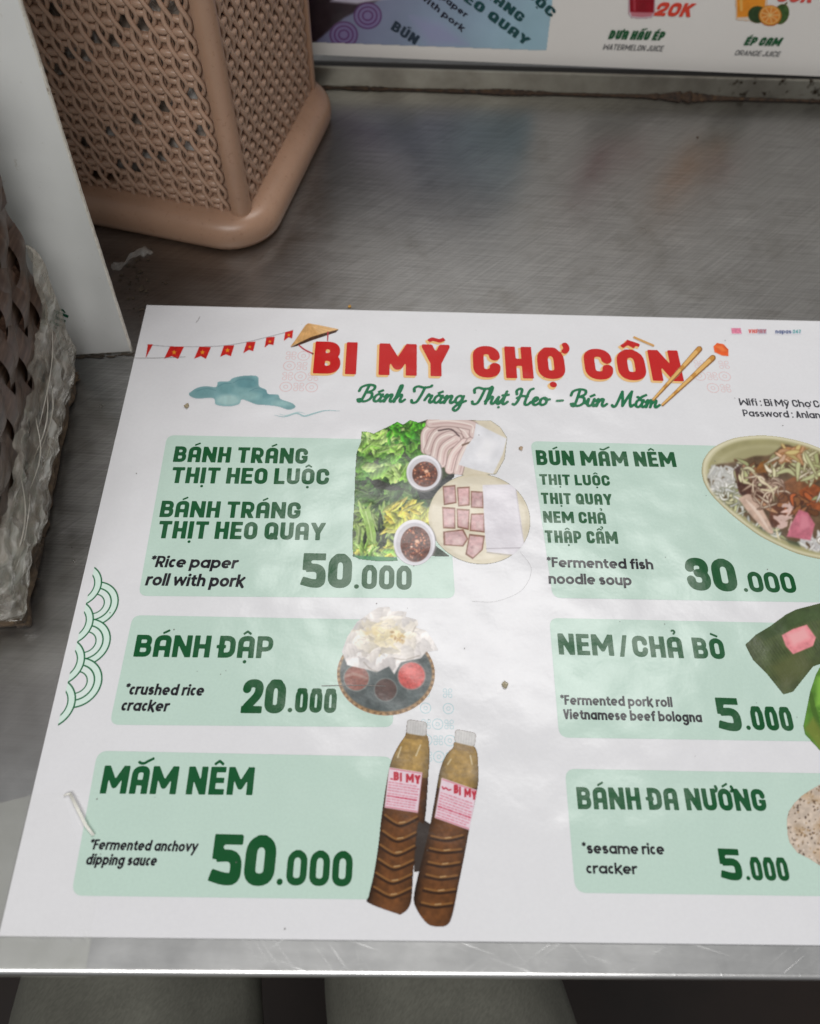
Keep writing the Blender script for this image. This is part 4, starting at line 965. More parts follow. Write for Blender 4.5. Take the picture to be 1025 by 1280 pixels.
# two bottles of sauce (zoom frame 450,890 x 4.57)
P = zp((450, 890), 4.57, 35, 25, 690, 1240, step=.6, seed=41, base=(60, 40, 28))
P.poly([(340, 600), (400, 640), (400, 900), (310, 915), (310, 700)], (58, 50, 46), soft=5)
def bottle(body, neck, cap, label, txt, ribs, shine):
    P.poly(body, (72, 46, 26), curve=True, var=.2, cell=40)
    Wb = (slice(None), slice(None)); body = spline(list(body) + [body[0]], 5); M = P.polymask(Wb, body, 6)
    top = neck[0][1]; yy = P.Y
    base = np.where((yy < label[0][1] + 60)[..., None], np.array((146, 118, 66.)), np.array((94, 58, 30.))) * (1 + .22 * (P.noise(Wb, 26, 3)[..., None] - .5) * 2)
    cx = np.interp(yy, [shine[0][1], shine[1][1]], [shine[0][0], shine[1][0]]); hw = shine[2]
    q = np.clip(np.abs(P.X - cx) / hw, 0, 1.2); base = base * (1.12 - .62 * q ** 3)[..., None]
    P.c = P.c * (1 - M[..., None]) + base * M[..., None]
    P.poly(neck, (140, 112, 66), var=.14, cell=14, soft=4)
    for y0, y1, xl, xr, dip in ribs:
        m = (xl + xr) / 2
        P.stroke([(xl, y0), (m - 25, y0 + dip), (m + 20, y0 + dip), (xr, y1)], 8, (50, 30, 18), solid=False, fade=.95)
        P.stroke([(xl + 8, y0 - 12), (m - 25, y0 + dip - 13), (m + 20, y0 + dip - 13), (xr - 6, y1 - 12)], 6, (146, 102, 54), solid=False, fade=.75)
        P.stroke([(m - 8, y0 + dip - 14), (m + 24, y0 + dip - 18)], 3.4, (196, 164, 120), taper=True, solid=False, fade=.8)
    rc_ = []
    for i_ in range(4):
        a_, b_, c_ = np.array(cap[i_ - 1], float), np.array(cap[i_], float), np.array(cap[(i_ + 1) % 4], float); rc_ += [tuple(b_ + (a_ - b_) * .16), tuple(b_ + (a_ - b_) * .05 + (c_ - b_) * .05), tuple(b_ + (c_ - b_) * .16)]
    P.poly(rc_, (196, 194, 192), var=.06, cell=14)
    for k in range(8):
        t = (k + .5) / 8; a = np.array(cap[0]) * (1 - t) + np.array(cap[1]) * t; b = np.array(cap[3]) * (1 - t) + np.array(cap[2]) * t; P.stroke([tuple(a + (b - a) * .15), tuple(b)], 1.6, (170, 168, 168), solid=False, fade=.7)
    P.poly([tuple(np.array(a) + (3, 3)) for a in label], (120, 60, 60), solid=False); P.poly(label, (224, 202, 212), var=.04, cell=20, solid=False)
    a, b, c, d = map(np.array, label)
    L = lambda u, v: tuple((a * (1 - u) + b * u) * (1 - v) + (d * (1 - u) + c * u) * v)
    P.stroke([L(.03, .03), L(.97, .03)], 2, (202, 92, 112), smooth=False, solid=False); P.stroke([L(.03, .97), L(.97, .97)], 2, (202, 92, 112), smooth=False, solid=False)
    for r in range(9):
        v = .36 + r * .068 + .01 * (P.rng.random() - .5); col = (192, 60, 84) if r in (5,) else (206, 108, 128)
        u = .05
        while u < .9:
            w_ = .03 + .08 * P.rng.random(); P.stroke([L(u, v + .008 * (P.rng.random() - .5)), L(min(.95, u + w_), v)], 3.2 if r != 5 else 4.6, col, smooth=False, solid=False, fade=.6 + .35 * P.rng.random()); u += w_ + .045
    (tx, ty), tw, th = txt; sl = (b - a)[1] / (b - a)[0]
    x = tx
    for wd, frac, cw in (('B', .22, .27), ('I', .08, .30), (' ', .1, .2), ('M', .32, .24), ('Y', .24, .26)):
        if wd != ' ':
            P.text(wd, x, ty + sl * (x - tx), tw * frac, th, (182, 42, 58), w=cw, style='title')
        x += tw * (frac + .035)
bottle([(265, 125), (380, 130), (396, 260), (392, 340), (370, 620), (330, 640), (305, 900), (290, 1090), (240, 1152), (200, 1148), (48, 1090), (50, 1050), (78, 930), (105, 760), (125, 580), (165, 330), (205, 220)],
       [(262, 118), (378, 122), (384, 160), (258, 152)], [(270, 42), (384, 58), (378, 140), (262, 122)], [(166, 316), (356, 346), (330, 576), (140, 546)],
       ((192, 392), 140, 50), [(600, 610, 135, 330, 46), (690, 700, 122, 322, 46), (770, 776, 108, 316, 46), (850, 858, 98, 308, 46), (930, 938, 84, 300, 46), (1010, 1016, 72, 296, 46)], ((300, 200), (175, 1100), 128))
bottle([(540, 195), (655, 200), (676, 330), (670, 440), (620, 690), (600, 800), (560, 1000), (530, 1150), (500, 1215), (440, 1226), (380, 1205), (320, 1120), (308, 1050), (335, 920), (390, 700), (430, 480), (455, 340), (490, 250)],
       [(536, 172), (650, 190), (652, 230), (532, 215)], [(545, 98), (664, 120), (656, 200), (538, 172)], [(466, 376), (668, 446), (628, 676), (426, 604)],
       ((536, 466), 118, 50), [(720, 716, 400, 590, 14), (790, 796, 392, 584, 14), (868, 870, 384, 574, 14), (940, 946, 372, 560, 16), (1020, 1024, 362, 548, 14), (1100, 1104, 345, 530, 14)], ((590, 240), (420, 1180), 124))
P.stroke([(470, 428), (478, 440), (490, 434), (505, 446), (518, 444)], 4, (186, 56, 72), solid=False)
P.stroke([(176, 382), (186, 384)], 4, (186, 56, 72), solid=False)
for q in ([(345, 190), (320, 250)], [(235, 200), (215, 260)], [(630, 250), (640, 300)], [(520, 270), (500, 300)]): P.stroke(q, 4, (214, 200, 168), taper=False, solid=False, fade=.8)
P.build('bottle_picture', S, menu, PHOTO, LIFT2, soft=1)

# leaf-wrapped rolls (zoom frame 660,740 x 2.808)
P = zp((660, 740), 2.808, 750, 30, 1300, 620, step=.6, seed=53, base=(80, 100, 60))
P.poly([(762, 186), (800, 150), (850, 120), (905, 80), (940, 62), (1025, 40), (1140, 30), (1180, 120), (1060, 240), (1000, 262), (930, 350), (896, 360), (840, 290), (790, 240)], (72, 84, 50), var=.22, cell=30)
for k in range(26):
    t = k / 26; P.stroke([(775 + 240 * t, 180 - 110 * t), (880 + 190 * t, 330 - 170 * t)], 1.3, (98, 110, 66), solid=False, fade=.5)
P.poly([(800, 150), (940, 64), (1140, 30), (1160, 70), (960, 110), (830, 170)], (64, 82, 48), var=.2, cell=20, soft=10, solid=False, fade=.8)
P.poly([(850, 260), (960, 200), (1000, 262), (900, 350)], (92, 96, 58), soft=30, solid=False, fade=.7)
P.poly([(890, 152), (930, 130), (978, 115), (1010, 160), (1000, 190), (930, 219), (904, 190)], (226, 140, 146), var=.14, cell=14, soft=4, solid=False); P.poly([(910, 150), (970, 125), (990, 160), (930, 190)], (238, 168, 170), soft=16, solid=False)
P.poly([(1060, 200), (1010, 290), (990, 350), (966, 470), (972, 500), (1030, 562), (1140, 600), (1280, 560), (1290, 300), (1180, 200)], (92, 138, 52), var=.2, cell=30)
for k in range(14): P.stroke([(1050 - 8 * k * .4, 220 + 22 * k), (1120, 250 + 20 * k), (1260, 240 + 24 * k)], 2.0, (140, 178, 84) if k % 2 else (66, 108, 40), solid=False, fade=.7)
P.stroke([(990, 360), (1010, 440), (1040, 540)], 9, (70, 100, 40), solid=False, fade=.8); P.poly([(970, 480), (1000, 440), (1040, 500), (1030, 560)], (120, 128, 56), soft=14, solid=False, fade=.8); P.poly([(1015, 300), (1040, 290), (1050, 400), (1010, 400)], (126, 176, 70), soft=14, solid=False)
P.build('leaf_roll_picture', S, menu, PHOTO, LIFT2, soft=1)
# sesame cracker
P = zp((660, 740), 2.808, 890, 640, 1240, 1010, step=.6, seed=61, base=(196, 180, 160))
OUT = [(908, 800), (914, 772), (935, 740), (960, 716), (990, 696), (1025, 676), (1090, 664), (1160, 690), (1215, 760), (1225, 840), (1190, 930), (1120, 985), (1060, 975), (1020, 958), (985, 935), (945, 915), (918, 880), (910, 850)]
P.poly(OUT, (198, 182, 166), var=.14, cell=16)
BM = P.polymask((slice(None), slice(None)), OUT, 3); kp = P.c.copy()
for _ in range(620):
    x, y = rnd(P, 900, 1220), rnd(P, 665, 985); P.ell(x, y, rnd(P, 2, 5.5), rnd(P, 1.6, 3.4), [(96, 78, 62), (128, 100, 70), (222, 210, 198), (170, 140, 104), (70, 56, 48)][P.rng.integers(5)], rnd(P, 0, 180), solid=False, fade=.8)
for _ in range(20): P.ell(rnd(P, 940, 1180), rnd(P, 700, 950), rnd(P, 14, 30), rnd(P, 10, 20), (176, 142, 100), rnd(P, 0, 180), soft=18, solid=False, fade=.35)
P.c = kp * (1 - BM[..., None]) + P.c * BM[..., None]
P.build('sesame_cracker_picture', S, menu, PHOTO, LIFT2, soft=1)
# hairlines and specks caught under the film
P = Paint(0, 0, 1, 60, 395, 1010, 1175, step=.7, base=(150, 148, 150)) if False else None
rg = random.Random(9); mb = MB()
def hair(pts, wd):
    Q = [S.pt(*q) for q in spline(pts, 8)]
    for a, b in zip(Q[:-1], Q[1:]):
        d = (b - a) / (np.linalg.norm(b - a) + 1e-9); nrm = np.array([-d[1], d[0], 0]) * wd / 2; L = np.array([0, 0, .00034]); mb.add([a - nrm + L, b - nrm + L, b + nrm + L, a + nrm + L], [(0, 1, 2, 3)])
hair([(152, 447.5), (190, 448), (232, 446.5)], .00022); hair([(402, 857.6), (430, 857), (455, 857), (482, 858)], .00030)
hair([(650, 690), (664, 712), (652, 738), (620, 752), (590, 752)], .00006); hair([(245, 404), (248, 400), (250, 396)], .0002)
for _ in range(46):
    x, y = rg.uniform(120, 1000), rg.uniform(400, 1165); c = S.pt(x, y, .00034); r = rg.uniform(.00010, .00034)
    if x < 184 - .2338 * (y - 383) + 20: continue
    mb.add([c + np.array([r * rg.uniform(.6, 1.3) * math.cos(t), r * rg.uniform(.5, 1.2) * math.sin(t), 0]) for t in np.linspace(0, 2 * math.pi, 8)[:-1]], [tuple(range(7))])
o = mb.build('film_specks', print_mat((120, 116, 112)), menu); o['kind'] = 'stuff'

# ================================================================== back poster
PY = .5085
pbl, pbr = hit(395, 68.5, (0, 1, 0), (0, PY, 0)), hit(1025, 95.5, (0, 1, 0), (0, PY, 0))
sl = (pbr[2] - pbl[2]) / (pbr[0] - pbl[0]); ex = np.array([1, 0, sl]); ex /= np.linalg.norm(ex); ey = np.cross(np.array([0, -1.0, 0]), ex) * 1.0
if ey[2] < 0: ey = -ey
poster = thing('drinks_poster', 'white upright poster with juice pictures and prices, standing behind the steel ledge', 'poster', (.2, PY, float(pbl[2])))
def pz(x, u): return np.array([x, PY, pbl[2] + (x - pbl[0]) * sl + u])
m, nt, b = mat_new('poster_white'); p = coords(nt); n = noise(nt, 12, 3, .5, p)
r = ramp(nt, n.outputs[0], [(.3, (.84, .805, .76)), (.7, (.88, .845, .80))]); nt.links.new(r.outputs[0], b.inputs['Base Color']); b.inputs['Roughness'].default_value = .32
mb = MB(); V = [pz(x, u) + np.array([0, d, 0]) for d in (0, .004) for x, u in ((-.16, 0), (.56, 0), (.56, .30), (-.16, .30))]
mb.add(V, [(0, 1, 2, 3), (7, 6, 5, 4), (4, 5, 1, 0), (5, 6, 2, 1), (6, 7, 3, 2), (7, 4, 0, 3)]); mb.build('poster_board', m, poster)
m, nt, b = mat_new('gap_shade_black'); b.inputs['Base Color'].default_value = (.02, .018, .016, 1); b.inputs['Roughness'].default_value = .6
mb = MB(); mb.box(-.16, .56, .4999, .5125, 0.0, .0100); mb.build('gap_shade', m, poster)  # black filler standing for the shade in the gap below the poster
Q = Sheet((0, -1, 0), (0, PY, 0), ex, ey)
# the picture pasted on it: a mint menu photographed at a slant (zoom frame 380,0 x 3.015)
P = Paint(380, 0, 3.015, -160, -560, 950, 200, step=.8, seed=71, base=(150, 176, 196))
ALL = (slice(None), slice(None))
g = np.clip((P.X + P.Y * .5 - 100) / 800, 0, 1)[..., None]; P.c[:] = np.array((120, 118, 150)) * (1 - g) + np.array((158, 190, 204)) * g
P.c *= (1 + .10 * (P.noise(ALL, 120, 3)[..., None] - .5)); P.a[:] = np.clip((912 - .0 * P.X + (P.Y) * -.12 + 24 - P.X) / 4 + .5, 0, 1) * np.clip((157 + .035 * P.X - P.Y) / 4 + .5, 0, 1)
P.poly([(-160, -560), (330, -560), (320, -20), (150, 66), (40, 160), (-160, 160)], (44, 30, 38), var=.25, cell=60, soft=10, solid=False)
P.poly([(300, -560), (950, -560), (950, -260), (420, -150), (320, -60)], (70, 60, 72), var=.2, cell=60, soft=20, solid=False)  # dark areas carried up out of view to darken the steel's reflection
P.poly([(100, 4), (200, 14), (330, -8), (420, -60), (420, -200), (240, -100)], (196, 190, 206), soft=12, solid=False)
for cx, cy in ((240, 58), (150, 130)):
    for rr_ in (54, 38, 22): P.ell(cx, cy, rr_, rr_ * .95, (92, 52, 104), soft=3, solid=False, fade=.8); P.ell(cx, cy, rr_ - 7, (rr_ - 7) * .95, (128, 114, 158), soft=3, solid=False)
P.poly([(400, 60), (520, 90), (620, 170), (470, 168)], (150, 150, 186), soft=40, solid=False, fade=.7)
P.build('pasted_picture', Q, poster, PHOTO, .0003)
DK_ = (22, 70, 72)
def ptext(txt, L, R, top, col, **k): return Q.text('lettering', txt, L, R, top, col, poster, lift=.0006, **k)
def pz3(x, y): return (380 + x / 3.015, y / 3.015)
def slant_text(txt, L, R, h, col, face='block', w=.24):
    """A line running downhill on the pasted picture, letters square to it."""
    V, F, width = layout(txt, face, w, 'head', .10, 0, .05); a, b = Q.pt(*L), Q.pt(*R); ux = (b - a) / width; d = ux / np.linalg.norm(ux)
    uy = np.cross(Q.n, d); uy = uy if uy[2] > 0 else -uy; V = np.asarray(V); k = np.linalg.norm(Q.pt(L[0], L[1]) - Q.pt(L[0], L[1] - h))
    return mesh('lettering', a + np.outer(V[:, 0], ux) + np.outer(V[:, 1], uy * k) + Q.n * .0006, F, print_mat(col), poster)
slant_text('HEO QUAY', pz3(560, -30), pz3(835, 172), 12, DK_); slant_text('TRÁNG', pz3(640, -50), pz3(815, 84), 12, DK_); slant_text('LUỘC', pz3(800, -50), pz3(930, 66), 12, DK_)
slant_text('BÚN', pz3(325, 108), pz3(418, 168), 13, (24, 44, 62)); slant_text('with pork', pz3(430, -14), pz3(595, 118), 8, (34, 36, 52), 'low', .2); slant_text('*Rice paper', pz3(420, -80), pz3(608, 66), 8, (34, 36, 52), 'low', .2)
# drinks (zoom frame 720,0 x 3.36)
P = Paint(720, 0, 3.36, 200, -330, 350, 90, step=.7, seed=81, base=(150, 24, 34))
P.poly([(212, -300), (346, -300), (330, 60), (318, 74), (275, 78), (232, 74), (220, 60)], (206, 200, 206), soft=5); P.poly([(216, -260), (342, -260), (326, 52), (280, 60), (226, 50)], (146, 22, 36), var=.12, cell=40, soft=5); P.poly([(226, 50), (326, 52), (316, 68), (276, 72), (234, 68)], (196, 120, 130), soft=5)
P.stroke([(238, -200), (246, 40)], 5, (186, 74, 84), solid=False, fade=.7); P.build('juice_picture', Q, poster, PHOTO, .0003)
P = Paint(720, 0, 3.36, 655, -330, 905, 115, step=.7, seed=83, base=(226, 140, 40))
P.poly([(660, -300), (815, -300), (800, 70), (740, 88), (672, 82)], (222, 206, 190), soft=5); P.poly([(670, -270), (806, -270), (792, 66), (676, 72)], (228, 142, 44), var=.12, cell=40, soft=5); P.stroke([(690, -200), (694, 40)], 6, (240, 190, 110), solid=False, fade=.7)
P.ell(762, 60, 40, 36, (54, 74, 44), var=.2, cell=14, soft=4); P.ell(862, 58, 32, 44, (66, 92, 48), rot=20, var=.2, cell=14, soft=4); P.stroke([(868, 24), (886, 10)], 3, (70, 80, 50))
P.ell(815, 64, 48, 44, (190, 110, 40), soft=4); P.ell(815, 62, 43, 39, (236, 176, 96), soft=4); P.ell(815, 62, 37, 33, (224, 136, 56), soft=4, var=.1, cell=10)
for k in range(9): a = 2 * math.pi * k / 9; P.stroke([(815, 62), (815 + 36 * math.cos(a), 62 + 32 * math.sin(a))], 1.8, (240, 196, 130), smooth=False, solid=False)
P.build('juice_picture', Q, poster, PHOTO, .0004)
z5 = lambda x, y: (720 + x / 3.36, y / 3.36)
ptext('20K', z5(324, 64), z5(478, 70), z5(330, 6), (216, 72, 54), w=.28, style='title', slant=.18); ptext('30K', z5(836, 4), z5(985, 10), z5(838, -56), (216, 84, 76), w=.28, style='title', slant=.18)
ptext('DƯA HẤU ÉP', z5(133, 162), z5(364, 168), z5(136, 124), (40, 92, 58), w=.30, style='slab', slant=.16); ptext('WATERMELON JUICE', z5(112, 206), z5(362, 214), z5(114, 182), (84, 84, 86), w=.15, style='sans', slant=.1, track=.13)
ptext('ÉP CAM', z5(702, 188), z5(852, 192), z5(706, 152), (40, 92, 58), w=.30, style='slab', slant=.16); ptext('ORANGE JUICE', z5(664, 230), z5(852, 236), z5(666, 208), (84, 84, 86), w=.15, style='sans', slant=.1, track=.13)

# ================================================================== peach lattice basket
BU = np.array((.972, -.236, 0)); BU /= np.linalg.norm(BU); BV = np.array((-BU[1], BU[0], 0)); SIDE = .131; FL = .0125
B0 = np.array((.0497, .3475, 0)) - BU * SIDE               # front-left corner of the body
basket = thing('lattice_basket', 'peach plastic basket with braided lattice sides and a rounded foot', 'basket', tuple(B0 + (BU + BV) * SIDE / 2))
def bf(x, y, z): return B0 + BU * x + BV * y + np.array((0, 0, z))
def plastic(name, c, rough=.34):
    m, nt, b = mat_new(name); p = coords(nt); n = noise(nt, 40, 4, .6, p); n2 = noise(nt, 420, 3, .6, p)
    r = ramp(nt, n.outputs[0], [(.3, tuple(x * .88 for x in c)), (.65, c)]); d = ramp(nt, n2.outputs[0], [(.60, grey(1)), (.70, (.66, .56, .47))])
    nt.links.new(mixc(nt, .5, r.outputs[0], mixc(nt, 1.0, r.outputs[0], d.outputs[0], 'MULTIPLY')), b.inputs['Base Color']); b.inputs['Roughness'].default_value = rough
    b.inputs['Subsurface Weight'].default_value = .08; b.inputs['Subsurface Radius'].default_value = (.004, .002, .001)
    return m
PEACH = plastic('peach_plastic', (.415, .250, .166)); PEACH2 = plastic('peach_lattice_plastic', (.45, .290, .205), .38)
rings = []
for off, z, rad in ((.0090, 0, .028), (.0108, .0012, .029), (.0118, .0045, .029), (.0118, .0085, .029), (.0110, .0120, .028), (.0088, .0150, .026), (.0056, .0166, .022), (.0020, .0174, .017), (-.004, .0178, .014)):
    rings.append([bf(x, y, z) for x, y in rrect(-off, SIDE + off, -off, SIDE + off, rad, 10)])
mb = MB(); mb.loft(rings); mb.build('foot', PEACH, basket, True)
HB = .235
for cx, cy, sx, sy in ((0, 0, 1, 1), (SIDE, 0, -1, 1), (SIDE, SIDE, -1, -1), (0, SIDE, 1, -1)):
    # corner post: an L-shaped section with a rounded outer corner and a groove beside each panel
    sec = [(0.0088, .0032), (.0088, .0006), (.0080, 0)]
    for k in range(7):
        t = math.radians(270 - 90 * k / 6); sec.append((.006 + .006 * math.cos(t), .006 + .006 * math.sin(t)))
    sec += [(0, .0080), (.0006, .0088), (.0032, .0088), (.0032, .0032)]
    rg_ = [[bf(cx + sx * x, cy + sy * y, z) for x, y in sec] for z in (.0168, .08, .16, HB)]
    mb = MB(); mb.loft(rg_); o = mb.build('corner_post', PEACH, basket, True); md = o.modifiers.new('edges', 'EDGE_SPLIT'); md.split_angle = math.radians(50)
def lattice(face, web=False):
    """Braided columns with cross loops; face maps (along, up, outward)."""
    mb = MB(); x0, x1 = .0090, SIDE - .0090; ncol = 13; p = .0098; zs = np.arange(.0172, HB - .012, p / 9)
    step = (x1 - x0) / ncol
    for i in range(ncol):
        c = x0 + step * (i + .5); ph = 0.0
        for s in (1, -1):
            a = np.pi * (zs / p + ph); P_ = [face(c + s * .00215 * np.cos(t) + .0002 * math.sin(z * 310 + i), z, -.0028 + s * .0009 * np.sin(t)) for z, t in zip(zs, a)]
            mb.tube(P_, (.00122 if not web else .00130) * (1 + .08 * math.sin(i * 2.3)), 6, False)
        for k in range(int((HB - .030) / p)):                     # plump cross bars filling the gap to the next braid
            if i == ncol - 1: break
            for q_, r_ in ((.26, .00165), (.66, .00205)):
                if (not web) and q_ > .5 and (i * 5 + k * 3) % 13 in (2, 7, 8): continue
                z = .0172 + p * (k + q_); w0 = .20 if q_ < .5 else .13
                P_ = [face(c + step * t, z + .0004 * math.sin(k * 1.7 + i), -.0031 - .0009 * abs(2 * t - 1) ** 2) for t in np.linspace(w0, 1 - w0, 7)]
                mb.tube(P_, [r_ * (.55 + .45 * math.sin(math.pi * t)) for t in np.linspace(.1, .9, 7)], 7, True)
    for i in range(ncol + 1):                   # moulded skin behind, pierced here and there
        a0 = x0 - .001 if i == 0 else x0 + step * (i - .5) + .0006; a1 = x1 + .001 if i == ncol else x0 + step * (i + .5) - .0006
        for k in range(int((HB - .030) / p)):
            z0 = .0172 + p * k; hole = (not web) and 0 < i < ncol and ((i - 1) * 5 + k * 3) % 13 in (2, 7, 8); z1 = z0 + p * (.42 if hole else 1)
            mb.add([face(a0, z0, -.0042), face(a1, z0, -.0042), face(a1, z1, -.0042), face(a0, z1, -.0042)], [(0, 1, 2, 3)])
    return mb
faces = [lambda s, z, o: bf(s, -o, z), lambda s, z, o: bf(SIDE + o, s, z), lambda s, z, o: bf(s, SIDE + o, z), lambda s, z, o: bf(-o, s, z)]
for k_, f in enumerate(faces): lattice(f, k_ == 1).build('lattice_panel', PEACH2, basket, True)
mb = MB()
for z0, z1 in ((HB - .014, HB),):
    for off, zz in ((.002, z0), (.004, z0 + .004), (.004, z1 - .003), (.001, z1), (-.006, z1), (-.006, z0)): pass
rings = [[bf(x, y, z) for x, y in rrect(-o_, SIDE + o_, -o_, SIDE + o_, .010)] for o_, z in ((-.004, HB - .014), (.002, HB - .014), (.004, HB - .010), (.004, HB - .003), (.001, HB), (-.006, HB), (-.006, HB - .014))]
mb.loft(rings, False, False); mb.build('top_rim', PEACH, basket, True)
m, nt, b = mat_new('crumpled_bag'); p = coords(nt); n = noise(nt, 55, 4, .6, p, .8); r = ramp(nt, n.outputs[0], [(.3, (.26, .20, .16)), (.50, (.44, .37, .31)), (.56, (.74, .71, .67)), (.75, (.88, .87, .85))])
nt.links.new(r.outputs[0], b.inputs['Base Color']); b.inputs['Roughness'].default_value = .25
bp = nd(nt, 'ShaderNodeBump', Strength=.8, Distance=.004); nt.links.new(n.outputs[0], bp.inputs['Height']); nt.links.new(bp.outputs[0], b.inputs['Normal'])
bag = thing('liner_bag', 'crumpled pale plastic bag glimpsed through the lattice of the peach basket', 'bag', tuple(bf(SIDE / 2, SIDE / 2, .026)))
rr_ = random.Random(3); rings = []
for k, z in enumerate(np.linspace(.026, .20, 14)):
    rings.append([bf(x + rr_.uniform(-.0012, .0012), y + rr_.uniform(-.0012, .0012), z) for x, y in rrect(.0085, SIDE - .0085, .0085, SIDE - .0085, .012, 6)])
mb = MB(); mb.loft(rings); mb.build('bag_body', m, bag, True)

# ================================================================== white sign board leaning back
c, b2 = at(165, 440), at(85, 445); u = (b2 - c) / np.linalg.norm(b2 - c); topq = hit(25, 0, u, c); vdir = (topq - c) / np.linalg.norm(topq - c); nn = np.cross(u, vdir); nn /= np.linalg.norm(nn)
if nn[1] > 0: nn = -nn                                    # faces the front
board = thing('sign_board', 'plain white upright sign board with chipped edge, leaning back between the two baskets', 'sign', tuple(c))
m, nt, b = mat_new('board_white'); p = coords(nt); n = noise(nt, 16, 4, .6, p); n2 = noise(nt, 300, 3, .6, p)
r = ramp(nt, n.outputs[0], [(.3, (.68, .68, .66)), (.7, (.75, .75, .73))]); d = ramp(nt, n2.outputs[0], [(.68, grey(1)), (.76, (.7, .66, .6))]); nt.links.new(mixc(nt, .6, r.outputs[0], mixc(nt, 1, r.outputs[0], d.outputs[0], 'MULTIPLY')), b.inputs['Base Color']); b.inputs['Roughness'].default_value = .35
mE, ntE, bE = mat_new('board_edge'); p = coords(ntE); n = noise(ntE, 420, 4, .65, p); r = ramp(ntE, n.outputs[0], [(.30, (.30, .25, .20)), (.40, (.62, .58, .50)), (.7, (.78, .76, .70))]); ntE.links.new(r.outputs[0], bE.inputs['Base Color']); bE.inputs['Roughness'].default_value = .6
T_B = .0030; WB, HBd = .20, .27
def bo(a, h, d): return c + u * a + vdir * h - nn * d
mb = MB(); V = [bo(a, h, d) for d in (0, T_B) for a, h in ((.0006, .0006), (WB, .0006), (WB, HBd), (.0006, HBd))]
mb.add(V, [(0, 1, 2, 3), (7, 6, 5, 4)]); mb.build('board_sheet', m, board)
mb = MB(); rg = random.Random(2); hs = np.linspace(0, HBd, 140); rings = []
for h in hs:
    j = rg.uniform(-.00010, .00014); rings.append([bo(.0007, h, -.0001), bo(j, h, .0004), bo(j * .7, h, T_B - .0004), bo(.0007, h, T_B + .0001)])
mb.loft(rings, True, True, False)
mb.loft([[bo(a, .0007, -.0001), bo(a, 0, .0004), bo(a, 0, T_B - .0004), bo(a, .0007, T_B + .0001)] for a in np.linspace(0, WB, 40)], True, True, False)
mb.build('board_edge', mE, board)
SB = Sheet(nn, c, -u, vdir)
S2 = SB.text('lettering', 'Ệ', (62, 403), (80, 410), (60, 384), (26, 84, 62), board, w=.22, lift=.0004)

# ================================================================== dark woven basket under plastic
u2 = np.array((-.066, .998, 0)); n2_ = np.array((.998, .066, 0)); D0 = np.array((-.0185, .1135, 0)); LD, WD, HD = .134, .17, .165
dark = thing('woven_basket', 'dark brown woven bamboo basket at the left edge, wrapped in clouded plastic', 'basket', tuple(D0 - n2_ * WD / 2 + u2 * LD / 2))
def df(s, z, o, side=0):
    """s along a side from its near end, z up, o outward; the sides lean out a little towards the top."""
    k = -.004 + .004 * math.sin(min(z, .06) / .06 * math.pi / 2) + .09 * max(0, z - .012)
    if side == 0: return D0 + u2 * s + n2_ * (o + k) + np.array((0, 0, z))
    if side == 1: return D0 - n2_ * s + u2 * (-o - k) + np.array((0, 0, z))
    if side == 2: return D0 - n2_ * s + u2 * (LD + o + k) + np.array((0, 0, z))
    return D0 - n2_ * (WD + o + k) + u2 * s + np.array((0, 0, z))
m, nt, b = mat_new('brown_bamboo'); p = coords(nt, (1, 1, 1)); n = noise(nt, 620, 3, .6, coords(nt, (1, .06, 1))); n2 = noise(nt, 30, 4, .6, p)
r = ramp(nt, n.outputs[0], [(.3, (.036, .018, .011)), (.55, (.088, .048, .031)), (.75, (.16, .098, .068))]); rr2 = ramp(nt, n2.outputs[0], [(.3, grey(.65)), (.6, grey(1))])
nt.links.new(mixc(nt, 1, r.outputs[0], rr2.outputs[0], 'MULTIPLY'), b.inputs['Base Color']); b.inputs['Roughness'].default_value = .42
for side, Lx in ((0, LD), (1, WD), (2, LD if False else WD), (3, LD)):
    mb = MB(); nv = 9 if Lx == LD else 12; stp = Lx / nv; rows = 11; rh = .0145
    for k in range(rows):                                   # splints running round the basket
        z0 = .006 + k * rh
        ss = np.linspace(0.001, Lx - .001, nv * 6); L_ = []
        for s_ in ss:
            o = .0014 * math.cos(math.pi * s_ / stp + k * math.pi); sk = .004 * math.sin(s_ * 25 + k)
            L_.append([df(s_, z0 + sk + h, o - .0002 - .0009 * abs(h - rh * .45) / (rh * .45), side) for h in np.linspace(.0006, rh - .0008, 5)])
        mb.loft(L_, False, False, False)
    for i in range(nv):                                     # uprights
        s0 = stp * (i + .5); zs = np.linspace(.002, HD, rows * 6); L_ = []
        for z in zs:
            k = (z - .006) / rh; o = -.0016 * math.cos(math.pi * (i + .5) + 0) * 0 - .0014 * math.cos(math.pi * (k - .5) + math.pi * i) ; w_ = stp * .42
            L_.append([df(s0 + t * w_ + .004 * (z / HD), z, o - .0007 * abs(t), side) for t in (-1, -.5, 0, .5, 1)])
        mb.loft(L_, False, False, False)
    mb.build('woven_side', m, dark, True)
mR, ntR, bR = mat_new('frayed_bamboo'); p = coords(ntR); n = noise(ntR, 190, 5, .65, p); r = ramp(ntR, n.outputs[0], [(.3, (.022, .014, .009)), (.5, (.075, .048, .027)), (.75, (.20, .135, .075))]); ntR.links.new(r.outputs[0], bR.inputs['Base Color']); bR.inputs['Roughness'].default_value = .7
bp = nd(ntR, 'ShaderNodeBump', Strength=.9, Distance=.002); ntR.links.new(n.outputs[0], bp.inputs['Height']); ntR.links.new(bp.outputs[0], bR.inputs['Normal'])
rg = random.Random(8); mb = MB()
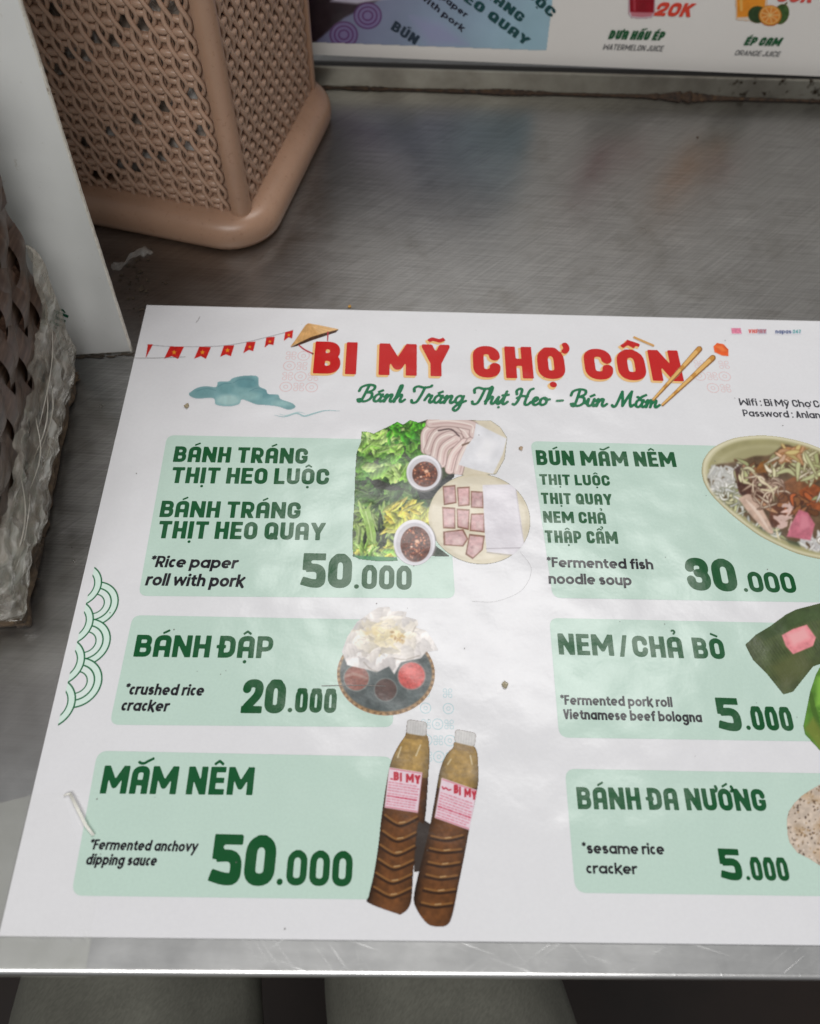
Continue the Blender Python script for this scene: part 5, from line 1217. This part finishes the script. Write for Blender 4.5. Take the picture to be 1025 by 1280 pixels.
for k in range(3):                                          # frayed foot rim
    pts = [df(s_, .0025 + .0042 * k + rg.uniform(-.0008, .0008), .0016 + rg.uniform(-.0009, .0012), 0) for s_ in np.linspace(0, LD, 26)]
    mb.tube(pts, [.0026 + rg.uniform(-.0006, .0008) for _ in pts], 7)
    pts = [df(s_, .0025 + .0042 * k + rg.uniform(-.0008, .0008), .0016 + rg.uniform(-.0009, .0012), 1) for s_ in np.linspace(0, WD, 26)]
    mb.tube(pts, [.0026 + rg.uniform(-.0006, .0008) for _ in pts], 7)
for k in range(34):
    s_ = rg.uniform(0, LD); q = df(s_, rg.uniform(.001, .012), .002, 0); d = np.array((rg.uniform(.001, .005), rg.uniform(-.006, .004), rg.uniform(-.001, .003))); q2 = q + d; q2[2] = max(q2[2], .0008)
    mb.tube([q, (q + q2) / 2 + np.array((0, 0, .0004)), q2], [.0006, .0005, .0002], 5)
mb.build('foot_rim', mR, dark, True)
mb = MB(); mb.add([df(0, .004, -.003, 0), df(LD, .004, -.003, 0), df(WD, .004, -.003, 2), df(WD, .004, -.003, 1)], [(0, 1, 2, 3)]); mb.build('basket_floor', m, dark)
# plastic wrap
m, nt, b = mat_new('clouded_plastic'); p = coords(nt); n = noise(nt, 36, 3, .5, coords(nt, (1, .20, 1), (-.12, 0, 0)), .4); n2 = noise(nt, 150, 4, .6, coords(nt, (1, .13, 1.2), (-.2, 0, 0)), .4); n3 = noise(nt, 14, 3, .6, p)
col = ramp(nt, n2.outputs[0], [(.3, (.30, .27, .22)), (.55, (.55, .51, .44)), (.70, (.86, .83, .77))])
nt.links.new(col.outputs[0], b.inputs['Base Color']); b.inputs['Roughness'].default_value = .08; b.inputs['Specular IOR Level'].default_value = .8
hh = math2(nt, 'ADD', math2(nt, 'MULTIPLY', n.outputs[0], .0045), math2(nt, 'MULTIPLY', n2.outputs[0], .0011)); bp = nd(nt, 'ShaderNodeBump', Strength=.75, Distance=1.0); nt.links.new(hh, bp.inputs['Height']); nt.links.new(bp.outputs[0], b.inputs['Normal'])
tr = nt.nodes.new('ShaderNodeBsdfTransparent'); tr.inputs[0].default_value = (.93, .91, .87, 1); mx = nt.nodes.new('ShaderNodeMixShader')
tf = ramp(nt, math2(nt, 'ADD', math2(nt, 'MULTIPLY', n3.outputs[0], .5), math2(nt, 'MULTIPLY', n2.outputs[0], .5)), [(.38, grey(.20)), (.62, grey(.66))]); nt.links.new(tf.outputs[0], mx.inputs[0])
nt.links.new(tr.outputs[0], mx.inputs[1]); nt.links.new(b.outputs[0], mx.inputs[2]); nt.links.new(mx.outputs[0], nt.nodes['Material Output'].inputs[0])
wrap = thing('plastic_wrap', 'crumpled clouded plastic sheet wrapped round the lower part of the dark woven basket', 'plastic wrap', tuple(df(LD / 2, .001, .004, 0)))
rg = np.random.default_rng(12); nu, nvv = 110, 60
def wn(u_, v_): return sum(a * math.sin(u_ * f + v_ * g + h) for a, f, g, h in ((.0010, 9, 4, 0), (.0008, 21, -6, 1.3), (.0006, 33, 9, 2.1), (.0003, 61, -12, .4)))
rows_ = []
for i in range(nu):
    t = i / (nu - 1); s_ = -.040 + t * (LD + .046)
    topz = np.interp(s_, [-.04, 0, .044, .078, .116, .122, LD], [.046, .047, .050, .052, .056, .066, .080]) + .0012 * math.sin(s_ * 150) + .0010 * math.sin(s_ * 410 + 1)
    col_ = []
    for j in range(nvv):
        v = j / (nvv - 1); zb_ = .0085 + .0035 * math.sin(s_ * 90) - .005 * max(0, s_ / LD) + .0015 * math.sin(s_ * 310); z = zb_ + (topz - zb_) * v
        o = .0040 + .0030 * math.sin(math.pi * min(1, v * 1.2)) + wn(t * 3, v * 2) * (.4 + .6 * min(1, v * 4)) - (.0022 if j >= nvv - 2 else 0)
        if s_ < 0: q = df(-s_, z, o, 1); q0 = df(0, z, o, 0); f_ = min(1, -s_ / .012); q = q0 * (1 - f_) + q * f_ if s_ > -.012 else q
        else: q = df(min(s_, LD + .004), z, o - max(0, s_ - LD) * .8, 0)
        col_.append(q)
    rows_.append(col_)
mb = MB(); mb.loft(rows_, False, False, False); mb.build('wrap_sheet', m, wrap, True)
mS, ntS, bS = mat_new('wrap_fold'); bS.inputs['Base Color'].default_value = (.42, .39, .34, 1); bS.inputs['Roughness'].default_value = .12
mb = MB(); rr_ = random.Random(6)
for k in range(7):
    s0 = rr_.uniform(.0, LD - .06); z0 = rr_.uniform(.014, .044); L_ = rr_.uniform(.025, .055); up_ = rr_.uniform(.0, .012); pts = []
    for t in np.linspace(0, 1, 22): pts.append(df(min(LD, s0 + t * L_), z0 + t * up_ + .0012 * math.sin(t * 4 + k), .0072 + .0008 * math.sin(t * 5 + k) - .0022 * (1 - math.sin(math.pi * t)), 0))
    mb.tube(pts, [.00008 + rr_.uniform(.00012, .00028) * math.sin(math.pi * t) for t in np.linspace(0, 1, 22)], 6)
mb.build('wrap_folds', mS, wrap, True)

# ================================================================== tape over the corner of the menu
m, nt, b = mat_new('old_tape'); p = coords(nt); n = noise(nt, 70, 4, .6, p); r = ramp(nt, n.outputs[0], [(.3, (.74, .75, .64)), (.7, (.84, .85, .77))]); nt.links.new(r.outputs[0], b.inputs['Base Color']); b.inputs['Roughness'].default_value = .22
tr = nt.nodes.new('ShaderNodeBsdfTransparent'); mx = nt.nodes.new('ShaderNodeMixShader'); va = nd(nt, 'ShaderNodeVertexColor', layer_name='print'); nt.links.new(va.outputs[0], mx.inputs[0]); nt.links.new(tr.outputs[0], mx.inputs[1]); nt.links.new(b.outputs[0], mx.inputs[2]); nt.links.new(mx.outputs[0], nt.nodes['Material Output'].inputs[0])
tape = thing('clear_tape', 'yellowed clear tape on bare steel, wrapped over the table edge at the menu corner', 'tape', tuple(at(20, 1190)))
def tz(x, y):                                               # drape: on the card, on the steel, over the edge
    on = 1 / (1 + math.exp(-min(50, max(-50, (x - (-.0004 - .0018 * y / .3)) / .0006)))) * (1 / (1 + math.exp(-min(50, max(-50, (y + .0002) / .0005)))))
    return .0003 + .00115 * on
L1 = [at(*q) for q in ((-90, 1030), (0, 1004), (40, 994), (78, 991))]
stuck = []; us = np.linspace(0, 1, 60); vs_ = np.linspace(0, 1, 50); rows_ = []
xr_ = lambda y: at(100, 1200)[0] + (y - at(100, 1200)[1]) * .02
ytop = lambda x: np.interp(x, [-.07, at(0, 1004)[0], at(40, 994)[0], at(80, 991)[0], 0.0316], [at(-60, 1022)[1], at(0, 1004)[1], at(40, 994)[1], at(80, 991)[1], at(103, 1128)[1]])
for a in us:
    x = -.060 + a * (.0315 + .060); yt = ytop(x); row = []
    for v in vs_:
        L = yt - (FY + .0036); d = v * (L + .006 + .012)
        if d < L: row.append((x, yt - d, tz(x, yt - d))); stuck.append(.02 if tz(x, yt - d) > .0009 else .15)
        elif d < L + .006: t = (d - L) / .006 * math.pi / 2; row.append((x, FY + .0036 - .0040 * math.sin(t), -.0036 + .0040 * math.cos(t))); stuck.append(.16)
        else: stuck.append(.16); row.append((x, FY - .0004, -.0036 - (d - L - .006)))
    rows_.append(row)
mb = MB(); mb.loft(rows_, False, False, False); mesh('tape_sheet', mb.V, mb.F, m, tape, True, colors=np.repeat(np.array(stuck)[:, None], 3, 1))
m, nt, b = mat_new('tape_crease'); b.inputs['Base Color'].default_value = (.86, .85, .78, 1); b.inputs['Roughness'].default_value = .15
mb = MB()
for off, r_ in ((0, .00042), (.0011, .00034)):
    mb.tube([at(87 + off * 1000 * 2, 993, .0022), at(96 + off * 2000, 1011, .0024), at(106 + off * 2000, 1031, .0022), at(116 + off * 1500, 1044, .0018)], r_, 8)
mb.tube([at(80, 994.5, .0018), at(84, 992.5, .0021), at(89, 991.5, .0020)], .0004, 6)
mb.build('tape_crease', m, tape, True)

# ================================================================== crumbs and scraps
def crumb(px, py, z, r, colr, label, seed, glossy=.5, flat=.5, group='food crumbs'):
    m, nt, b = mat_new('crumb_' + ('grease' if glossy < .3 else 'dry')); p = coords(nt); n = noise(nt, 900, 3, .6, p)
    rp = ramp(nt, n.outputs[0], [(.3, tuple(x * .6 for x in colr)), (.7, colr)]); nt.links.new(rp.outputs[0], b.inputs['Base Color']); b.inputs['Roughness'].default_value = glossy
    q = at(px, py, z); bm = bmesh.new(); bmesh.ops.create_icosphere(bm, subdivisions=3, radius=1); rg = random.Random(seed); k = [rg.uniform(0, 6) for _ in range(6)]
    V = []
    for v in bm.verts:
        a = v.co; s_ = 1 + .25 * math.sin(a.x * 3 + k[0]) * math.sin(a.y * 4 + k[1]) + .16 * math.sin(a.z * 6 + a.x * 5 + k[2])
        V.append((q[0] + a.x * r * s_, q[1] + a.y * r * s_ * 1.25, q[2] + (a.z + .9) * r * flat * s_))
    F = [tuple(v.index for v in f.verts) for f in bm.faces]; bm.free()
    o = mesh('food_crumb', V, F, m, smooth=True, loc=tuple(q)); tag(o, label, 'crumb', group)
crumb(233.5, 508, .0011, .0010, (.46, .38, .24), 'tan crumb on the menu below the teal cloud picture', 1)
crumb(651, 561, .0011, .0009, (.62, .45, .30), 'pale orange crumb on the menu beside the pork picture', 2)
crumb(631, 857, .0011, .0011, (.50, .44, .30), 'shiny beige crumb on the blank middle of the menu right of the cracker plate', 3, .15)
crumb(437, 383.5, .0, .0008, (.62, .33, .06), 'small orange crumb on bare steel just behind the menu edge', 4)
crumb(872, 172, .0, .0006, (.10, .05, .03), 'tiny dark crumb on bare steel in front of the poster', 5)
m, nt, b = mat_new('scrap_film'); b.inputs['Base Color'].default_value = (.62, .60, .56, 1); b.inputs['Roughness'].default_value = .2
tr = nt.nodes.new('ShaderNodeBsdfTransparent'); mx = nt.nodes.new('ShaderNodeMixShader'); mx.inputs[0].default_value = .34; nt.links.new(tr.outputs[0], mx.inputs[1]); nt.links.new(b.outputs[0], mx.inputs[2]); nt.links.new(mx.outputs[0], nt.nodes['Material Output'].inputs[0])
q0 = at(158, 322); rows_ = []
for i in range(26):
    t = i / 25; a = at(142 + 46 * t, 332 - 17 * t + 5 * math.sin(t * 7)); rows_.append([a + np.array((.0016 * v, .0045 * v * math.sin(math.pi * t) ** .5 + .0006 * math.sin(t * 30 + v * 4), .0004 + .0026 * math.sin(math.pi * (v + 1) / 2) * (.5 + .5 * math.sin(t * 17)))) for v in np.linspace(-1, 1, 9)])
mb = MB(); mb.loft(rows_, False, False, False); o = mb.build('plastic_scrap', m, smooth=True, loc=tuple(q0)); tag(o, 'crumpled scrap of clear film on the steel behind the white sign board', 'scrap')
m, nt, b = mat_new('dried_spill'); p = coords(nt); n = noise(nt, 170, 4, .65, p); r = ramp(nt, n.outputs[0], [(.3, (.03, .022, .016)), (.7, (.10, .075, .05))]); nt.links.new(r.outputs[0], b.inputs['Base Color']); b.inputs['Roughness'].default_value = .5
rg = random.Random(21); mb = MB()
for k in range(60):
    px, py = rg.gauss(170, 16), rg.gauss(362, 22)
    if px < 120 + (py - 300) * .32 + 12: continue
    q = at(px, py, .0002 + .000004 * k); r_ = abs(rg.gauss(.0005, .0004)) + .0002; mb.add([q + np.array((r_ * rg.uniform(.5, 1.4) * math.cos(t), r_ * rg.uniform(.5, 1.4) * math.sin(t), 0)) for t in np.linspace(0, 6.28, 9)[:-1]], [tuple(range(8))])
for k in range(46):
    t = rg.random(); q = at(88 + 80 * t, 446.5 - 4 * t + rg.gauss(0, 1.0), .0002 + .000004 * k); r_ = abs(rg.gauss(.0004, .0003)) + .0002; mb.add([q + np.array((2.2 * r_ * math.cos(a), r_ * rg.uniform(.4, .9) * math.sin(a), 0)) for a in np.linspace(0, 6.28, 9)[:-1]], [tuple(range(8))])
o = mb.build('table_grime', m, loc=tuple(at(165, 370))); tag(o, 'dark spots of dried grime on the steel round the foot of the sign board', 'grime'); o['kind'] = 'stuff'

# ================================================================== seated diner: thighs below the table edge
person = thing('person', 'seated person in pale olive trousers, only the thighs showing under the table edge', 'person', (.14, -.30, FLOOR_Z))
m, nt, b = mat_new('olive_twill'); g = nt.nodes.new('ShaderNodeNewGeometry'); n = noise(nt, 15, 2, .5, coords(nt))
wv = noise(nt, 900, 2, .5, coords(nt, (1, .35, 1), (0, 0, .7)))
c1 = ramp(nt, n.outputs[0], [(.3, (.140, .138, .114)), (.7, (.200, .198, .163))]); c2 = ramp(nt, wv.outputs[0], [(.3, grey(.78)), (.7, grey(1))]); nt.links.new(mixc(nt, 1, c1.outputs[0], c2.outputs[0], 'MULTIPLY'), b.inputs['Base Color']); b.inputs['Roughness'].default_value = .9
bp = nd(nt, 'ShaderNodeBump', Strength=.4, Distance=.02); nt.links.new(n.outputs[0], bp.inputs['Height']); nt.links.new(bp.outputs[0], b.inputs['Normal'])
mk, ntk, bk = mat_new('skin'); bk.inputs['Base Color'].default_value = (.42, .24, .16, 1); bk.inputs['Roughness'].default_value = .55
def legs(name, mat, fat, parent, foot):
    V = [(.14, -.36, -.20)]; R = [(.125, .10)]; E = []
    for hx, kx in ((.045, .008), (.232, .168)):
        k = len(V)
        hx2, kx2 = (.050, .012) if hx < .1 else (.225, .168)
        P_ = [(hx2, -.33, -.215), ((hx2 * .6 + kx2 * .4), -.16, -.205), (kx2, .0, -.198), (kx2, .13, -.205), (kx2, .185, -.27), (kx2, .17, -.50), (kx2, .165, -.68)]
        rr = [.088, .082, .074, .064, .060, .052, .042]
        if foot: P_ += [(kx2, .19, -.705), (kx2, .27, -.715)]; rr += [.036, .028]
        V += P_; R += [(r_ + fat, r_ + fat) for r_ in rr]; E += [(0, k)] + [(k + i, k + i + 1) for i in range(len(P_) - 1)]
    off = origin(parent); me = bpy.data.meshes.new(name); me.from_pydata([tuple(np.array(v) - off) for v in V], E, []); o = bpy.data.objects.new(name, me); COL.objects.link(o); o.parent = parent
    sk = o.modifiers.new('skin', 'SKIN'); 
    if not me.skin_vertices: me.attributes.new
    for i, d in enumerate(me.skin_vertices[0].data if me.skin_vertices else []): d.radius = R[i]; d.use_root = (i == 0)
    ss = o.modifiers.new('smooth', 'SUBSURF'); ss.levels = 2; ss.render_levels = 2; sk.use_smooth_shade = True; me.materials.append(mat); return o
def tube_body(name, mat, fat, parent, foot):
    mb = MB()
    for kx, hx in ((-.002, .020), (.158, .235)):
        P_ = np.array([(hx, -.36, -.215), (hx, -.30, -.214), ((hx * .6 + kx * .4), -.16, -.205), (kx, .0, -.198), (kx, .10, -.200), (kx, .160, -.225), (kx, .185, -.29), (kx, .175, -.50), (kx, .165, -.66)]); rr = np.array([.085, .084, .074, .066, .062, .060, .058, .054, .046]) - .006 + fat
        t = np.linspace(0, len(P_) - 1, 60); Pi = np.array([[np.interp(a, range(len(P_)), P_[:, j]) for j in range(3)] for a in t]); 
        for _ in range(6): Pi[1:-1] = (Pi[:-2] + 2 * Pi[1:-1] + Pi[2:]) / 4
        mb.tube(Pi, np.interp(t, range(len(P_)), rr), 28)
    return mb
body_mb = tube_body('body', mk, -.006, person, True)
for kx in (-.002, .158):
    body_mb.tube([(kx, .165, -.66), (kx, .165, -.70), (kx, .20, -.715), (kx, .27, -.72)], [.038, .036, .030, .018], 16)
body_mb.tube([(-.02, -.37, -.21), (.14, -.38, -.20), (.30, -.37, -.21)], [.08, .10, .08], 20)
body_mb.build('body', mk, person, True)
tr_mb = tube_body('trousers', m, .004, person, False); tr_mb.tube([(-.035, -.37, -.215), (.06, -.375, -.205), (.14, -.38, -.20), (.22, -.375, -.205), (.315, -.37, -.215)], [.07, .10, .108, .10, .07], 24)
# wrinkles at the lap
V = np.array(tr_mb.V); V[:, 2] += .0055 * np.sin(V[:, 1] * 60 + 40 * V[:, 0]) * np.exp(-((V[:, 1] + .05) / .12) ** 2) + .0035 * np.sin(V[:, 0] * 110 + V[:, 1] * 45); tr_mb.V = [tuple(v) for v in V]
tr_mb.build('trousers', m, person, True)
